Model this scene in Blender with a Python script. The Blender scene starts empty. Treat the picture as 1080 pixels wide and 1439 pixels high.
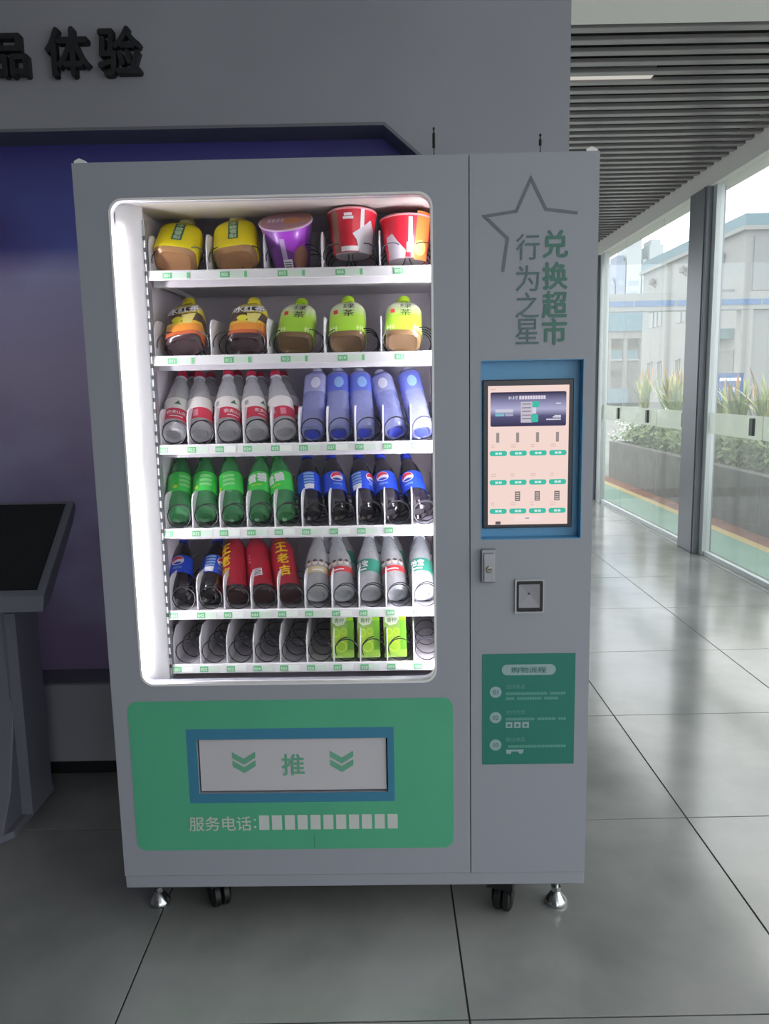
import bpy, bmesh, math, random
from mathutils import Vector, Matrix
random.seed(7)
R = math.radians
SC = bpy.context.scene
COL = SC.collection

# ------------------------------------------------------------------ camera
F_PX, PITCH, ROLL, YAW = 1114.79, 0.1540062, -0.0191319, 0.00082083
CAM_POS = Vector((0.70515, -1.93493, 1.41182))
def make_camera():
    cp, sp, cy, sy = math.cos(PITCH), math.sin(PITCH), math.cos(YAW), math.sin(YAW)
    fwd = Vector((sy*cp, cy*cp, -sp)); right = Vector((cy, -sy, 0)); up = right.cross(fwd)
    r = math.cos(ROLL)*right + math.sin(ROLL)*up
    u = -math.sin(ROLL)*right + math.cos(ROLL)*up
    cd = bpy.data.cameras.new('camera'); co = bpy.data.objects.new('camera', cd); COL.objects.link(co)
    cd.sensor_fit = 'VERTICAL'; cd.sensor_height = 36.0; cd.sensor_width = 36.0
    cd.lens = F_PX*36.0/1439.0; cd.clip_start = 0.02; cd.clip_end = 600
    m = Matrix((r, u, -fwd)).transposed().to_4x4(); m.translation = CAM_POS
    co.matrix_world = m
    SC.camera = co
make_camera()

# ------------------------------------------------------------------ world and exposure
SKY_STRENGTH = 3.2
EXPOSURE = 0.0
LED_STRENGTH = 115.0
def make_world():
    w = bpy.data.worlds.new('overcast_sky'); SC.world = w; w.use_nodes = True
    nt = w.node_tree; nt.nodes.clear()
    out = nt.nodes.new('ShaderNodeOutputWorld'); bg = nt.nodes.new('ShaderNodeBackground')
    tc = nt.nodes.new('ShaderNodeTexCoord'); mp = nt.nodes.new('ShaderNodeMapping')
    mp.inputs['Scale'].default_value = (1.6, 1.6, 5.0)
    nz = nt.nodes.new('ShaderNodeTexNoise'); nz.inputs['Scale'].default_value = 2.2; nz.inputs['Detail'].default_value = 5
    cr = nt.nodes.new('ShaderNodeValToRGB')
    cr.color_ramp.elements[0].position = 0.36; cr.color_ramp.elements[0].color = (0.64, 0.73, 0.86, 1)
    cr.color_ramp.elements[1].position = 0.56; cr.color_ramp.elements[1].color = (0.95, 0.94, 0.91, 1)
    bg.inputs['Strength'].default_value = SKY_STRENGTH
    L = nt.links
    L.new(tc.outputs['Generated'], mp.inputs['Vector']); L.new(mp.outputs['Vector'], nz.inputs['Vector'])
    L.new(nz.outputs['Fac'], cr.inputs['Fac']); L.new(cr.outputs['Color'], bg.inputs['Color']); L.new(bg.outputs['Background'], out.inputs['Surface'])
make_world()
vs = SC.view_settings
SC.display_settings.display_device = 'sRGB'
vs.view_transform = 'Standard'; vs.look = 'None'; vs.exposure = EXPOSURE; vs.gamma = 1.0; vs.use_curve_mapping = False

# ------------------------------------------------------------------ materials
def lin(c):
    return tuple(((v/255.0)/12.92 if v/255.0 <= 0.04045 else (((v/255.0)+0.055)/1.055)**2.4) for v in c)
MATS = {}
def mat(name, rgb, rough=0.5, metal=0.0, spec=0.5, emit=None, alpha=1.0, coat=0.0, noise=None, bump=None, trans=0.0):
    """rgb in sRGB 0-255; noise=(rgb2, scale, detail) mixes a second tone; bump=(scale, strength)"""
    if name in MATS: return MATS[name]
    m = bpy.data.materials.new(name); m.use_nodes = True; nt = m.node_tree
    b = nt.nodes['Principled BSDF']
    b.inputs['Base Color'].default_value = (*lin(rgb), 1); b.inputs['Roughness'].default_value = rough
    b.inputs['Metallic'].default_value = metal; b.inputs['Specular IOR Level'].default_value = spec
    b.inputs['Alpha'].default_value = alpha; b.inputs['Coat Weight'].default_value = coat
    b.inputs['Transmission Weight'].default_value = trans
    if emit:
        b.inputs['Emission Color'].default_value = (*lin(emit[0]), 1); b.inputs['Emission Strength'].default_value = emit[1]
    if noise:
        g = nt.nodes.new('ShaderNodeNewGeometry'); n = nt.nodes.new('ShaderNodeTexNoise'); cr = nt.nodes.new('ShaderNodeValToRGB')
        n.inputs['Scale'].default_value = noise[1]; n.inputs['Detail'].default_value = noise[2]
        cr.color_ramp.elements[0].position = 0.35; cr.color_ramp.elements[1].position = 0.65
        cr.color_ramp.elements[0].color = (*lin(rgb), 1); cr.color_ramp.elements[1].color = (*lin(noise[0]), 1)
        nt.links.new(g.outputs['Position'], n.inputs['Vector']); nt.links.new(n.outputs['Fac'], cr.inputs['Fac'])
        nt.links.new(cr.outputs['Color'], b.inputs['Base Color'])
    if bump:
        n = nt.nodes.new('ShaderNodeTexNoise'); n.inputs['Scale'].default_value = bump[0]
        bp = nt.nodes.new('ShaderNodeBump'); bp.inputs['Strength'].default_value = bump[1]; bp.inputs['Distance'].default_value = 0.002
        nt.links.new(n.outputs['Fac'], bp.inputs['Height']); nt.links.new(bp.outputs['Normal'], b.inputs['Normal'])
    MATS[name] = m
    return m
def banded(name, axis, stops, rough=0.35, coat=0.3, interp='CONSTANT', lo=0.0, hi=1.0, wob=0.0):
    """colour bands along one object axis between lo and hi; stops = [(pos, rgb)]"""
    if name in MATS: return MATS[name]
    m = mat(name, stops[0][1], rough, coat=coat); nt = m.node_tree; b = nt.nodes['Principled BSDF']
    tc = nt.nodes.new('ShaderNodeTexCoord'); sp = nt.nodes.new('ShaderNodeSeparateXYZ'); mr = nt.nodes.new('ShaderNodeMapRange')
    cr = nt.nodes.new('ShaderNodeValToRGB'); cr.color_ramp.interpolation = interp
    mr.inputs['From Min'].default_value = lo; mr.inputs['From Max'].default_value = hi
    e = cr.color_ramp.elements
    while len(e) < len(stops): e.new(0.5)
    for el, (p, c) in zip(e, stops): el.position = p; el.color = (*lin(c), 1)
    L = nt.links
    L.new(tc.outputs['Object'], sp.inputs['Vector'])
    src = sp.outputs['XYZ'.index(axis)]
    if wob:
        nz = nt.nodes.new('ShaderNodeTexNoise'); nz.inputs['Scale'].default_value = 45
        mad = nt.nodes.new('ShaderNodeMath'); mad.operation = 'MULTIPLY_ADD'; mad.inputs[1].default_value = wob
        L.new(tc.outputs['Object'], nz.inputs['Vector']); L.new(nz.outputs['Fac'], mad.inputs[0]); L.new(src, mad.inputs[2]); src = mad.outputs[0]
    L.new(src, mr.inputs['Value']); L.new(mr.outputs['Result'], cr.inputs['Fac']); L.new(cr.outputs['Color'], b.inputs['Base Color'])
    return m
def clear(name, tint, body, body_amt, rough=0.08, ior=1.4, back_lit=False, crinkle=0.0, grazing=0.9):
    """see-through plastic or glass: tinted transparency, a little milky body, a Fresnel gloss"""
    if name in MATS: return MATS[name]
    m = bpy.data.materials.new(name); m.use_nodes = True; nt = m.node_tree; nt.nodes.clear()
    out = nt.nodes.new('ShaderNodeOutputMaterial'); t = nt.nodes.new('ShaderNodeBsdfTransparent'); d = nt.nodes.new('ShaderNodeBsdfTranslucent' if back_lit else 'ShaderNodeBsdfDiffuse')
    g = nt.nodes.new('ShaderNodeBsdfGlossy'); fr = nt.nodes.new('ShaderNodeLayerWeight'); fr.inputs['Blend'].default_value = 0.5; pw = nt.nodes.new('ShaderNodeMath'); pw.operation = 'POWER'; pw.inputs[1].default_value = 5.0; ma = nt.nodes.new('ShaderNodeMath'); ma.operation = 'MULTIPLY_ADD'; m1 = nt.nodes.new('ShaderNodeMixShader'); m2 = nt.nodes.new('ShaderNodeMixShader')
    t.inputs['Color'].default_value = (*lin(tint), 1); d.inputs['Color'].default_value = (*lin(body), 1)
    g.inputs['Roughness'].default_value = rough; f0 = ((ior-1)/(ior+1))**2; ma.inputs[1].default_value = grazing*(1-f0); ma.inputs[2].default_value = f0; m1.inputs['Fac'].default_value = body_amt
    L = nt.links
    if crinkle:
        tc = nt.nodes.new('ShaderNodeTexCoord'); nz = nt.nodes.new('ShaderNodeTexNoise'); nz.inputs['Scale'].default_value = 85; nz.inputs['Detail'].default_value = 1
        bp = nt.nodes.new('ShaderNodeBump'); bp.inputs['Strength'].default_value = crinkle; bp.inputs['Distance'].default_value = 0.004
        L.new(tc.outputs['Object'], nz.inputs['Vector']); L.new(nz.outputs['Fac'], bp.inputs['Height'])
        for nd in (g, d, fr): L.new(bp.outputs['Normal'], nd.inputs['Normal'])
    L.new(t.outputs[0], m1.inputs[1]); L.new(d.outputs[0], m1.inputs[2]); L.new(m1.outputs[0], m2.inputs[1]); L.new(g.outputs[0], m2.inputs[2])
    L.new(fr.outputs['Facing'], pw.inputs[0]); L.new(pw.outputs[0], ma.inputs[0]); L.new(ma.outputs[0], m2.inputs['Fac']); L.new(m2.outputs[0], out.inputs['Surface'])
    MATS[name] = m
    return m
def emitter(name, rgb, strength):
    if name in MATS: return MATS[name]
    m = bpy.data.materials.new(name); m.use_nodes = True; nt = m.node_tree; nt.nodes.clear()
    out = nt.nodes.new('ShaderNodeOutputMaterial'); e = nt.nodes.new('ShaderNodeEmission')
    e.inputs['Color'].default_value = (*lin(rgb), 1); e.inputs['Strength'].default_value = strength
    nt.links.new(e.outputs[0], out.inputs['Surface']); MATS[name] = m
    return m

# ------------------------------------------------------------------ mesh helpers
class MB:
    def __init__(s): s.v = []; s.f = []
    def add(s, vs, fs):
        o = len(s.v); s.v += [tuple(p) for p in vs]; s.f += [tuple(i+o for i in f) for f in fs]; return s
    def box(s, x0, x1, y0, y1, z0, z1):
        return s.add([(x0,y0,z0),(x1,y0,z0),(x1,y1,z0),(x0,y1,z0),(x0,y0,z1),(x1,y0,z1),(x1,y1,z1),(x0,y1,z1)],
                     [(0,3,2,1),(4,5,6,7),(0,1,5,4),(1,2,6,5),(2,3,7,6),(3,0,4,7)])
    def prism_y(s, pts, y0, y1):
        """polygon in x,z pushed from y0 (front) to y1"""
        n = len(pts)
        vs = [(p[0], y0, p[1]) for p in pts] + [(p[0], y1, p[1]) for p in pts]
        return s.add(vs, [tuple(range(n))] + [tuple(range(2*n-1, n-1, -1))] + [(i, n+i, n+(i+1) % n, (i+1) % n) for i in range(n)])
    def prism_x(s, pts, x0, x1):
        """polygon in y,z pushed along x"""
        n = len(pts)
        vs = [(x0, p[0], p[1]) for p in pts] + [(x1, p[0], p[1]) for p in pts]
        return s.add(vs, [tuple(range(n-1, -1, -1))] + [tuple(range(n, 2*n))] + [(i, (i+1) % n, n+(i+1) % n, n+i) for i in range(n)])
    def prism_z(s, pts, z0, z1):
        n = len(pts)
        vs = [(p[0], p[1], z0) for p in pts] + [(p[0], p[1], z1) for p in pts]
        return s.add(vs, [tuple(range(n-1, -1, -1))] + [tuple(range(n, 2*n))] + [(i, (i+1) % n, n+(i+1) % n, n+i) for i in range(n)])
    def lathe(s, prof, seg=24, sup=2.0, closed=True, squash=1.0):
        o = len(s.v); rings = []
        for r, z in prof:
            ring = []
            for k in range(seg):
                a = 2*math.pi*(k+0.5)/seg; c, q = math.cos(a), math.sin(a)
                g = (abs(c)**sup + abs(q)**sup)**(-1.0/sup)
                ring.append(len(s.v)); s.v.append((r*g*c, r*g*q*squash, z))
            rings.append(ring)
        for a, b in zip(rings, rings[1:]):
            for k in range(seg): s.f.append((a[k], a[(k+1) % seg], b[(k+1) % seg], b[k]))
        if closed:
            s.f.append(tuple(reversed(rings[0]))); s.f.append(tuple(rings[-1]))
        return s
    def tube(s, pts, r, seg=6, caps=True):
        P = [Vector(p) for p in pts]; rings = []
        n0 = None
        for i, p in enumerate(P):
            t = (P[min(i+1, len(P)-1)] - P[max(i-1, 0)]).normalized()
            if n0 is None: n0 = t.orthogonal().normalized()
            n = (n0 - t*n0.dot(t)).normalized(); n0 = n; b = t.cross(n)
            ring = []
            for k in range(seg):
                a = 2*math.pi*k/seg; q = p + r*(math.cos(a)*n + math.sin(a)*b)
                ring.append(len(s.v)); s.v.append(tuple(q))
            rings.append(ring)
        for a, b in zip(rings, rings[1:]):
            for k in range(seg): s.f.append((a[k], a[(k+1) % seg], b[(k+1) % seg], b[k]))
        if caps: s.f.append(tuple(reversed(rings[0]))); s.f.append(tuple(rings[-1]))
        return s
    def mesh(s, name, m=None, smooth=False, bevel=0.0):
        me = bpy.data.meshes.new(name); me.from_pydata(s.v, [], s.f); me.update()
        if bevel > 0:
            bm = bmesh.new(); bm.from_mesh(me)
            es = [e for e in bm.edges if len(e.link_faces) == 2 and e.calc_face_angle(0) > 0.6]
            bmesh.ops.bevel(bm, geom=es, offset=bevel, segments=2, affect='EDGES', profile=0.5, clamp_overlap=True)
            bm.to_mesh(me); bm.free()
        if smooth:
            me.polygons.foreach_set('use_smooth', [True]*len(me.polygons))
            try: me.set_sharp_from_angle(angle=R(40))
            except Exception: pass
        if m: me.materials.append(m)
        return me
    def build(s, name, m, parent=None, smooth=False, bevel=0.0):
        return link(name, s.mesh(name, m, smooth, bevel), parent)
def link(name, me, parent=None):
    o = bpy.data.objects.new(name, me); COL.objects.link(o)
    if parent: o.parent = parent
    return o
def tag(o, label=None, cat=None, group=None, kind=None):
    if label: o['label'] = label
    if cat: o['category'] = cat
    if group: o['group'] = group
    if kind: o['kind'] = kind
    return o
def empty(name, loc=(0,0,0), mtx=None):
    o = bpy.data.objects.new(name, None); COL.objects.link(o); o.empty_display_size = 0.05
    if mtx is not None: o.matrix_world = mtx
    else: o.location = loc
    return o
def box(name, m, parent, x0, x1, y0, y1, z0, z1, bevel=0.0):
    return MB().box(x0, x1, y0, y1, z0, z1).build(name, m, parent, bevel=bevel)
def rrect(x0, x1, z0, z1, r, seg=6):
    pts = []
    for cx, cz, a0 in ((x1-r, z0+r, -90), (x1-r, z1-r, 0), (x0+r, z1-r, 90), (x0+r, z0+r, 180)):
        for k in range(seg+1):
            a = R(a0 + 90.0*k/seg); pts.append((cx + r*math.cos(a), cz + r*math.sin(a)))
    return pts
def plate_with_holes(name, outer, holes, y0, y1, m, parent=None, bevel=0.0):
    """flat plate in x,z with holes, y0 (front) to y1"""
    bm = bmesh.new(); edges = []
    for loop in [outer] + holes:
        vs = [bm.verts.new((p[0], y0, p[1])) for p in loop]
        edges += [bm.edges.new((vs[i], vs[(i+1) % len(vs)])) for i in range(len(vs))]
    bmesh.ops.triangle_fill(bm, edges=edges, use_beauty=True, use_dissolve=False, normal=(0, -1, 0))
    fs = list(bm.faces)
    ext = bmesh.ops.extrude_face_region(bm, geom=fs)
    bmesh.ops.translate(bm, verts=[g for g in ext['geom'] if isinstance(g, bmesh.types.BMVert)], vec=(0, y1-y0, 0))
    bmesh.ops.recalc_face_normals(bm, faces=bm.faces)
    me = bpy.data.meshes.new(name); bm.to_mesh(me); bm.free()
    if m: me.materials.append(m)
    return link(name, me, parent)

# text as mesh (the built-in font with its CJK fallback)
TXT = {}
def text_geo(body, weight=0.0, res=2):
    key = (body, weight, res)
    if key in TXT: return TXT[key]
    c = bpy.data.curves.new('lettering', 'FONT'); c.body = body; c.resolution_u = res
    c.align_x = 'CENTER'; c.align_y = 'CENTER'
    o = bpy.data.objects.new('lettering', c); COL.objects.link(o)
    bpy.context.view_layer.update()
    ev = o.evaluated_get(bpy.context.evaluated_depsgraph_get()); me = ev.to_mesh()
    vs = [(v.co.x, v.co.y) for v in me.vertices]; fs = [tuple(p.vertices) for p in me.polygons]
    ev.to_mesh_clear(); bpy.data.objects.remove(o); bpy.data.curves.remove(c)
    if vs:
        x0, x1 = min(v[0] for v in vs), max(v[0] for v in vs); y0, y1 = min(v[1] for v in vs), max(v[1] for v in vs)
        vs = [((a-(x0+x1)/2)/max(y1-y0, 1e-6), (b-(y0+y1)/2)/max(y1-y0, 1e-6)) for a, b in vs]
    if weight > 0:   # heavier strokes: the outline repeated around itself
        n_ = len(vs); w_ = weight*0.9; v0, f0 = list(vs), list(fs)
        for dx, dy in ((w_, 0), (-w_, 0), (0, w_), (0, -w_)):
            k_ = len(vs); vs = vs + [(a+dx, b+dy, k_//n_) for a, b in v0]; fs = fs + [tuple(i+k_ for i in f) for f in f0]
    TXT[key] = (vs, fs)
    return TXT[key]
def text_flat(name, body, h, cx, cz, y, m, parent, weight=0.0, thick=0.0, width=None):
    """lettering of height h centred at cx,cz on the plane y, facing -y"""
    vs, fs = text_geo(body, weight, 4 if thick else 2)
    sx = h
    if width:
        w = max(v[0] for v in vs) - min(v[0] for v in vs); sx = width/w
    bm = bmesh.new()
    bv = [bm.verts.new((cx + p[0]*sx, y - (0.00012*p[2] if len(p) > 2 else 0), cz + p[1]*h)) for p in vs]
    for f in fs:
        try: bm.faces.new([bv[i] for i in f])
        except ValueError: pass
    if thick:
        ext = bmesh.ops.extrude_face_region(bm, geom=list(bm.faces))
        bmesh.ops.translate(bm, verts=[g for g in ext['geom'] if isinstance(g, bmesh.types.BMVert)], vec=(0, -thick, 0))
        bmesh.ops.recalc_face_normals(bm, faces=bm.faces)
    me = bpy.data.meshes.new(name); bm.to_mesh(me); bm.free(); me.materials.append(m)
    return link(name, me, parent)
WRAP = {}
SQ = 0.70
def wrap_mesh(key, geo, sx, sy, rfun, zc, phi, m, push=0.0007, rot=0.0, squash=1.0):
    """lay flat print (verts, faces) round a bottle: x along the girth from the front (-y), y up the axis"""
    if key in WRAP: return WRAP[key]
    if key[0] in ('honey', 'icetea', 'greentea'): squash = SQ
    vs, fs = geo
    bm = bmesh.new()
    ca, sa = math.cos(rot), math.sin(rot)
    bv = [bm.verts.new((p[0]*sx*ca - p[1]*sy*sa, (0.00012*p[2] if len(p) > 2 else 0), p[0]*sx*sa + p[1]*sy*ca)) for p in vs]
    for f in fs:
        try: bm.faces.new([bv[i] for i in f])
        except ValueError: pass
    xs = [v.co.x for v in bm.verts]; x = min(xs) + 0.006
    while x < max(xs):
        bmesh.ops.bisect_plane(bm, geom=bm.verts[:] + bm.edges[:] + bm.faces[:], plane_co=(x, 0, 0), plane_no=(1, 0, 0), dist=1e-6); x += 0.006
    zs = [v.co.z for v in bm.verts]
    if max(zs) - min(zs) > 0.02:
        z = min(zs) + 0.008
        while z < max(zs):
            bmesh.ops.bisect_plane(bm, geom=bm.verts[:] + bm.edges[:] + bm.faces[:], plane_co=(0, 0, z), plane_no=(0, 0, 1), dist=1e-6); z += 0.008
    for v in bm.verts:
        z = zc + v.co.z; r0 = rfun(0.0, z); a = phi + v.co.x/max(r0, 1e-3); pu = push + v.co.y; r = rfun(a, z) + pu
        v.co = Vector((r*math.sin(a), -(r-pu)*math.cos(a)*squash - pu, z))
    me = bpy.data.meshes.new('print'); bm.to_mesh(me); bm.free(); me.materials.append(m)
    WRAP[key] = me
    return me
def disc_geo(r0, r1, a0=0, a1=360, n=24):
    """ring / disc sector in unit-free coordinates"""
    vs, fs = [], []
    for k in range(n+1):
        a = R(a0 + (a1-a0)*k/n); vs += [(r0*math.cos(a), r0*math.sin(a)), (r1*math.cos(a), r1*math.sin(a))]
    for k in range(n): fs.append((2*k, 2*k+1, 2*k+3, 2*k+2))
    return vs, fs
def poly_geo(pts): return list(pts), [tuple(range(len(pts)))]

# ------------------------------------------------------------------ the hall
M_wall = mat('painted_wall', (157, 157, 166), 0.85, noise=((150, 150, 159), 1.5, 2))
M_ceil = mat('white_ceiling_paint', (240, 239, 236), 0.9)
M_tile = mat('grey_marble_tile', (128, 130, 128), 0.15, spec=1.0, noise=((160, 160, 158), 1.9, 9))
M_grout = mat('dark_grout', (52, 54, 54), 0.9)
M_slat = mat('grey_metal_slat', (140, 136, 138), 0.3, spec=0.6)
M_void = mat('dark_ceiling_void', (16, 16, 20), 0.95)
M_frame = mat('grey_steel', (128, 133, 142), 0.4, metal=0.3)
M_alu = mat('pale_aluminium', (205, 212, 214), 0.4, metal=0.2)
M_black = mat('black_plastic', (18, 18, 20), 0.5)
M_glass = clear('window_glass', (251, 252, 251), (235, 240, 238), 0.07, 0.02, 1.28, back_lit=True, grazing=0.3)
M_frost = clear('frosted_film', (246, 248, 246), (200, 206, 196), 0.42, 0.4, 1.3, back_lit=True)

TX0, TDX, TY0, TDY, GAP = 0.073, 0.8035, -0.340, 0.826, 0.0045
floor = box('floor', M_grout, None, -4.53, 3.46, -5.5, 8.3, -0.08, -0.003)
tag(floor, 'grey marble tiled floor with thin dark joints', 'floor', kind='structure')
tm = MB().box(0, TDX-GAP, 0, TDY-GAP, -0.03, 0).mesh('tile', M_tile, bevel=0.0008)
for i in range(-5, 4):
    for j in range(-6, 10):
        t = link('tile', tm, floor); t.location = (TX0 + i*TDX + GAP/2, TY0 + j*TDY + GAP/2, random.uniform(-0.0006, 0.0))
# edge strip of cut tiles along the glass
for j in range(-6, 10):
    t = box('tile', M_tile, floor, TX0 + 4*TDX + GAP/2, 3.455, TY0 + j*TDY + GAP/2, TY0 + (j+1)*TDY - GAP/2, -0.03, 0)

ZC = 3.07
ceil = box('ceiling', M_ceil, None, -4.55, 3.5, -5.5, 2.06, ZC, ZC+0.2)
tag(ceil, 'plain white painted ceiling above the vending machine', 'ceiling', kind='structure')
sl = box('ceiling_slatted', M_void, None, 0.4, 3.5, 2.06, 8.3, ZC+0.13, ZC+0.22)
tag(sl, 'dark slatted corridor ceiling with grey metal bars', 'ceiling', kind='structure')
sm = MB().box(0.45, 3.34, 0, 0.055, 0, 0.022).mesh('slat', M_slat, bevel=0.003)
y = 2.10; k = 0
while y < 8.2:
    if k != 4 or True:
        s = link('slat', sm, sl); s.location = (0, y, ZC)
    y += 0.134; k += 1
lamp = empty('linear_lamp', (0, 0, 0)); tag(lamp, 'thin white linear lamp set between the grey ceiling slats', 'lamp')
box('housing', M_alu, lamp, 1.1, 2.24, 2.708, 2.763, ZC+0.022, ZC+0.07)
box('diffuser', emitter('lamp_diffuser', (255, 250, 240), 0.6), lamp, 1.11, 2.225, 2.711, 2.76, ZC+0.008, ZC+0.0215)

# feature wall with a chamfered recess
WY = 0.85
recess = [(-4.4, 0.36), (1.0, 0.36), (1.0, 2.03), (0.85, 2.180), (0.7325, 2.2815), (-4.4, 2.2815)]
wb = plate_with_holes('wall_back', [(-4.55, 0.062), (1.343, 0.062), (1.343, ZC), (-4.55, ZC)], [recess], WY, WY+0.14, M_wall)
tag(wb, 'grey feature wall with raised lettering and a chamfered recess', 'wall', kind='structure')
bb = box('baseboard_back', mat('black_skirting', (24, 24, 28), 0.5), None, -4.55, 1.33, WY+0.03, WY+0.1, 0.0, 0.0625)
tag(bb, 'black recessed skirting under the grey feature wall', 'skirting', kind='structure')
wbb = box('wall_inner', mat('wall_core', (120, 120, 128), 0.9), None, -4.55, 1.343, WY+0.185, WY+0.28, 0, ZC)
tag(wbb, 'plain wall core behind the recessed picture panel', 'wall', kind='structure')
wl = box('wall_left', M_wall, None, -4.75, -4.55, -5.5, 1.2, 0, ZC); tag(wl, 'plain painted wall on the far left of the hall', 'wall', kind='structure')
wf = plate_with_holes('wall_front', [(-4.75, 0), (3.6, 0), (3.6, ZC), (-4.75, ZC)], [[(1.0, 0.04), (3.2, 0.04), (3.2, 2.9), (1.0, 2.9)]], -5.7, -5.5, M_wall); tag(wf, 'plain painted wall behind the viewer', 'wall', kind='structure')  # opening added to bring daylight onto the machine front
M_wall2 = mat('white_corridor_wall', (226, 226, 224), 0.85)
we = empty('added_end_window', (0, 8.36, 0)); tag(we, 'glazed corridor end, added unseen behind the vending machine to brighten the floor', 'window', kind='structure')  # unseen glazing, put in to brighten the floor reflection and beam
for q in range(3):
    box('pane', M_glass, we, 0.42+q*0.98, 1.36+q*0.98, -0.006, 0.006, 0.06, 2.9); box('post', M_frame, we, 1.36+q*0.98, 1.40+q*0.98, -0.04, 0.04, 0.0, 3.0)
box('head_rail', M_wall2, we, 0.4, 3.36, -0.05, 0.05, 2.9, ZC+0.2); box('bottom_rail', M_frame, we, 0.4, 3.36, -0.04, 0.04, -0.002, 0.06)
wc = box('wall_corridor', M_wall2, None, 0.3, 0.4, 1.13, 8.3, 0, ZC+0.2); tag(wc, 'plain wall along the hidden side of the corridor', 'wall', kind='structure')

def mural_material():
    m = bpy.data.materials.new('picture_added_glow'); m.use_nodes = True; nt = m.node_tree; b = nt.nodes['Principled BSDF']; b.inputs['Roughness'].default_value = 0.35; b.inputs['Emission Strength'].default_value = 0.16  # weak emission added to stand in for bloom from the light strip
    tc = nt.nodes.new('ShaderNodeTexCoord'); sp = nt.nodes.new('ShaderNodeSeparateXYZ'); cr = nt.nodes.new('ShaderNodeValToRGB')
    mr = nt.nodes.new('ShaderNodeMapRange'); mr.inputs['From Min'].default_value = 0.36; mr.inputs['From Max'].default_value = 2.3
    e = cr.color_ramp.elements
    for _ in range(4): e.new(0.5)
    for el, (p, c) in zip(e, ((0.0, (96, 98, 122)), (0.35, (120, 118, 148)), (0.6, (150, 140, 168)), (0.76, (150, 148, 188)), (0.81, (76, 84, 148)), (1.0, (50, 46, 104)))):
        el.position = p; el.color = (*lin(c), 1)
    mp = nt.nodes.new('ShaderNodeMapping'); mp.inputs['Scale'].default_value = (0.8, 1, 1.3); mp.inputs['Rotation'].default_value = (0, 0.5, 0)
    nz = nt.nodes.new('ShaderNodeTexNoise'); nz.inputs['Scale'].default_value = 1.5; nz.inputs['Detail'].default_value = 3
    c2 = nt.nodes.new('ShaderNodeValToRGB'); c2.color_ramp.elements[0].position = 0.45; c2.color_ramp.elements[1].position = 0.60
    c2.color_ramp.elements[0].color = (1, 1, 1, 1); c2.color_ramp.elements[1].color = (*lin((214, 176, 196)), 1)
    mx = nt.nodes.new('ShaderNodeMix'); mx.data_type = 'RGBA'; mx.blend_type = 'MULTIPLY'; mx.inputs['Factor'].default_value = 0.8
    L = nt.links
    L.new(tc.outputs['Object'], sp.inputs[0]); L.new(sp.outputs['Z'], mr.inputs['Value']); L.new(mr.outputs[0], cr.inputs[0])
    L.new(tc.outputs['Object'], mp.inputs[0]); L.new(mp.outputs[0], nz.inputs['Vector']); L.new(nz.outputs['Fac'], c2.inputs[0])
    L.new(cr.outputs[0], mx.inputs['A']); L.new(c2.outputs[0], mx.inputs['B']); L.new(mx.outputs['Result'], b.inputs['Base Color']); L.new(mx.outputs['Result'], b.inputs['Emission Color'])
    return m
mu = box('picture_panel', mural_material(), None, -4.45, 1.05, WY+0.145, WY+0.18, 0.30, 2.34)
tag(mu, 'dark blue and purple picture panel with added glow inside the wall recess', 'picture panel')
inset = [(-4.388, 0.368), (0.990, 0.368), (0.990, 2.026), (0.845, 2.171), (0.7285, 2.2715), (-4.388, 2.2715)]
edge = plate_with_holes('trim_1', recess, [inset], WY-0.004, WY+0.1445, mat('shade_toned_recess_trim', (112, 112, 122), 0.6))  # dark tone stands for shade under the recess lip
tag(edge, 'trim lining the chamfered wall recess, coloured dark for shade', 'trim', kind='structure')

w2_ = empty('added_front_window', (0, -5.6, 0)); tag(w2_, 'added glazing behind the viewer, lighting the machine front', 'window', kind='structure')  # unseen glazing, put in for daylight on the machine front
for q in range(2, 4):
    box('pane', M_glass, w2_, -1.19+q*1.1, -0.11+q*1.1, -0.006, 0.006, 0.05, 2.89); box('post', M_frame, w2_, -0.11+q*1.1, -0.09+q*1.1, -0.04, 0.04, 0.045, 2.895)
lt = empty('wall_lettering', (0, WY, 2.5)); tag(lt, 'raised black Chinese characters on the grey feature wall', 'lettering')
M_letter = mat('black_letter', (26, 27, 32), 0.55)
for ch, cx, w in (('品', -0.475, 0.125), ('体', -0.285, 0.143), ('验', -0.118, 0.143)):
    o = text_flat('letter', ch, 0.142 if ch != '品' else 0.125, cx, 0.003 if ch != '品' else -0.004, -0.003, M_letter, lt, 0.03, 0.03, w)

# glass front of the corridor
GX = 3.36
beam = box('trim_2', M_ceil, None, GX-0.06, GX+0.14, -5.5, 8.3, 2.93, ZC+0.2); tag(beam, 'white beam running above the glass front', 'beam', kind='structure')
win = empty('window_1', (GX, 0, 0)); tag(win, 'tall glass front with a frosted safety band looking onto the yard', 'window', kind='structure')
PY = [-5.45, -4.3, -3.15, -2.0, -0.85, 0.30, 1.42, 2.5, 3.60, 4.50]
PANES = [(PY[i]+0.006, PY[i+1]-0.006) for i in range(len(PY)-1)] + [(4.99, 5.74), (5.752, 6.88), (6.892, 7.62)]
for a, b_ in PANES:
    box('pane', M_glass, win, -0.006, 0.006, a, b_, 0.03, 2.935)
    box('frosted_band', M_frost, win, -0.009, -0.0065, a, b_, 1.005, 1.172)
    box('bottom_rail', M_alu, win, -0.018, 0.018, a-0.006, b_+0.006, 0.0, 0.034)
for yy in (3.74, 5.04, 6.0, 6.98, 2.64, 1.55):
    box('push_plate', mat('dark_push_plate', (62, 66, 70), 0.4), win, -0.03, -0.0095, yy-0.03, yy+0.03, 1.03, 1.155, bevel=0.004)
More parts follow.
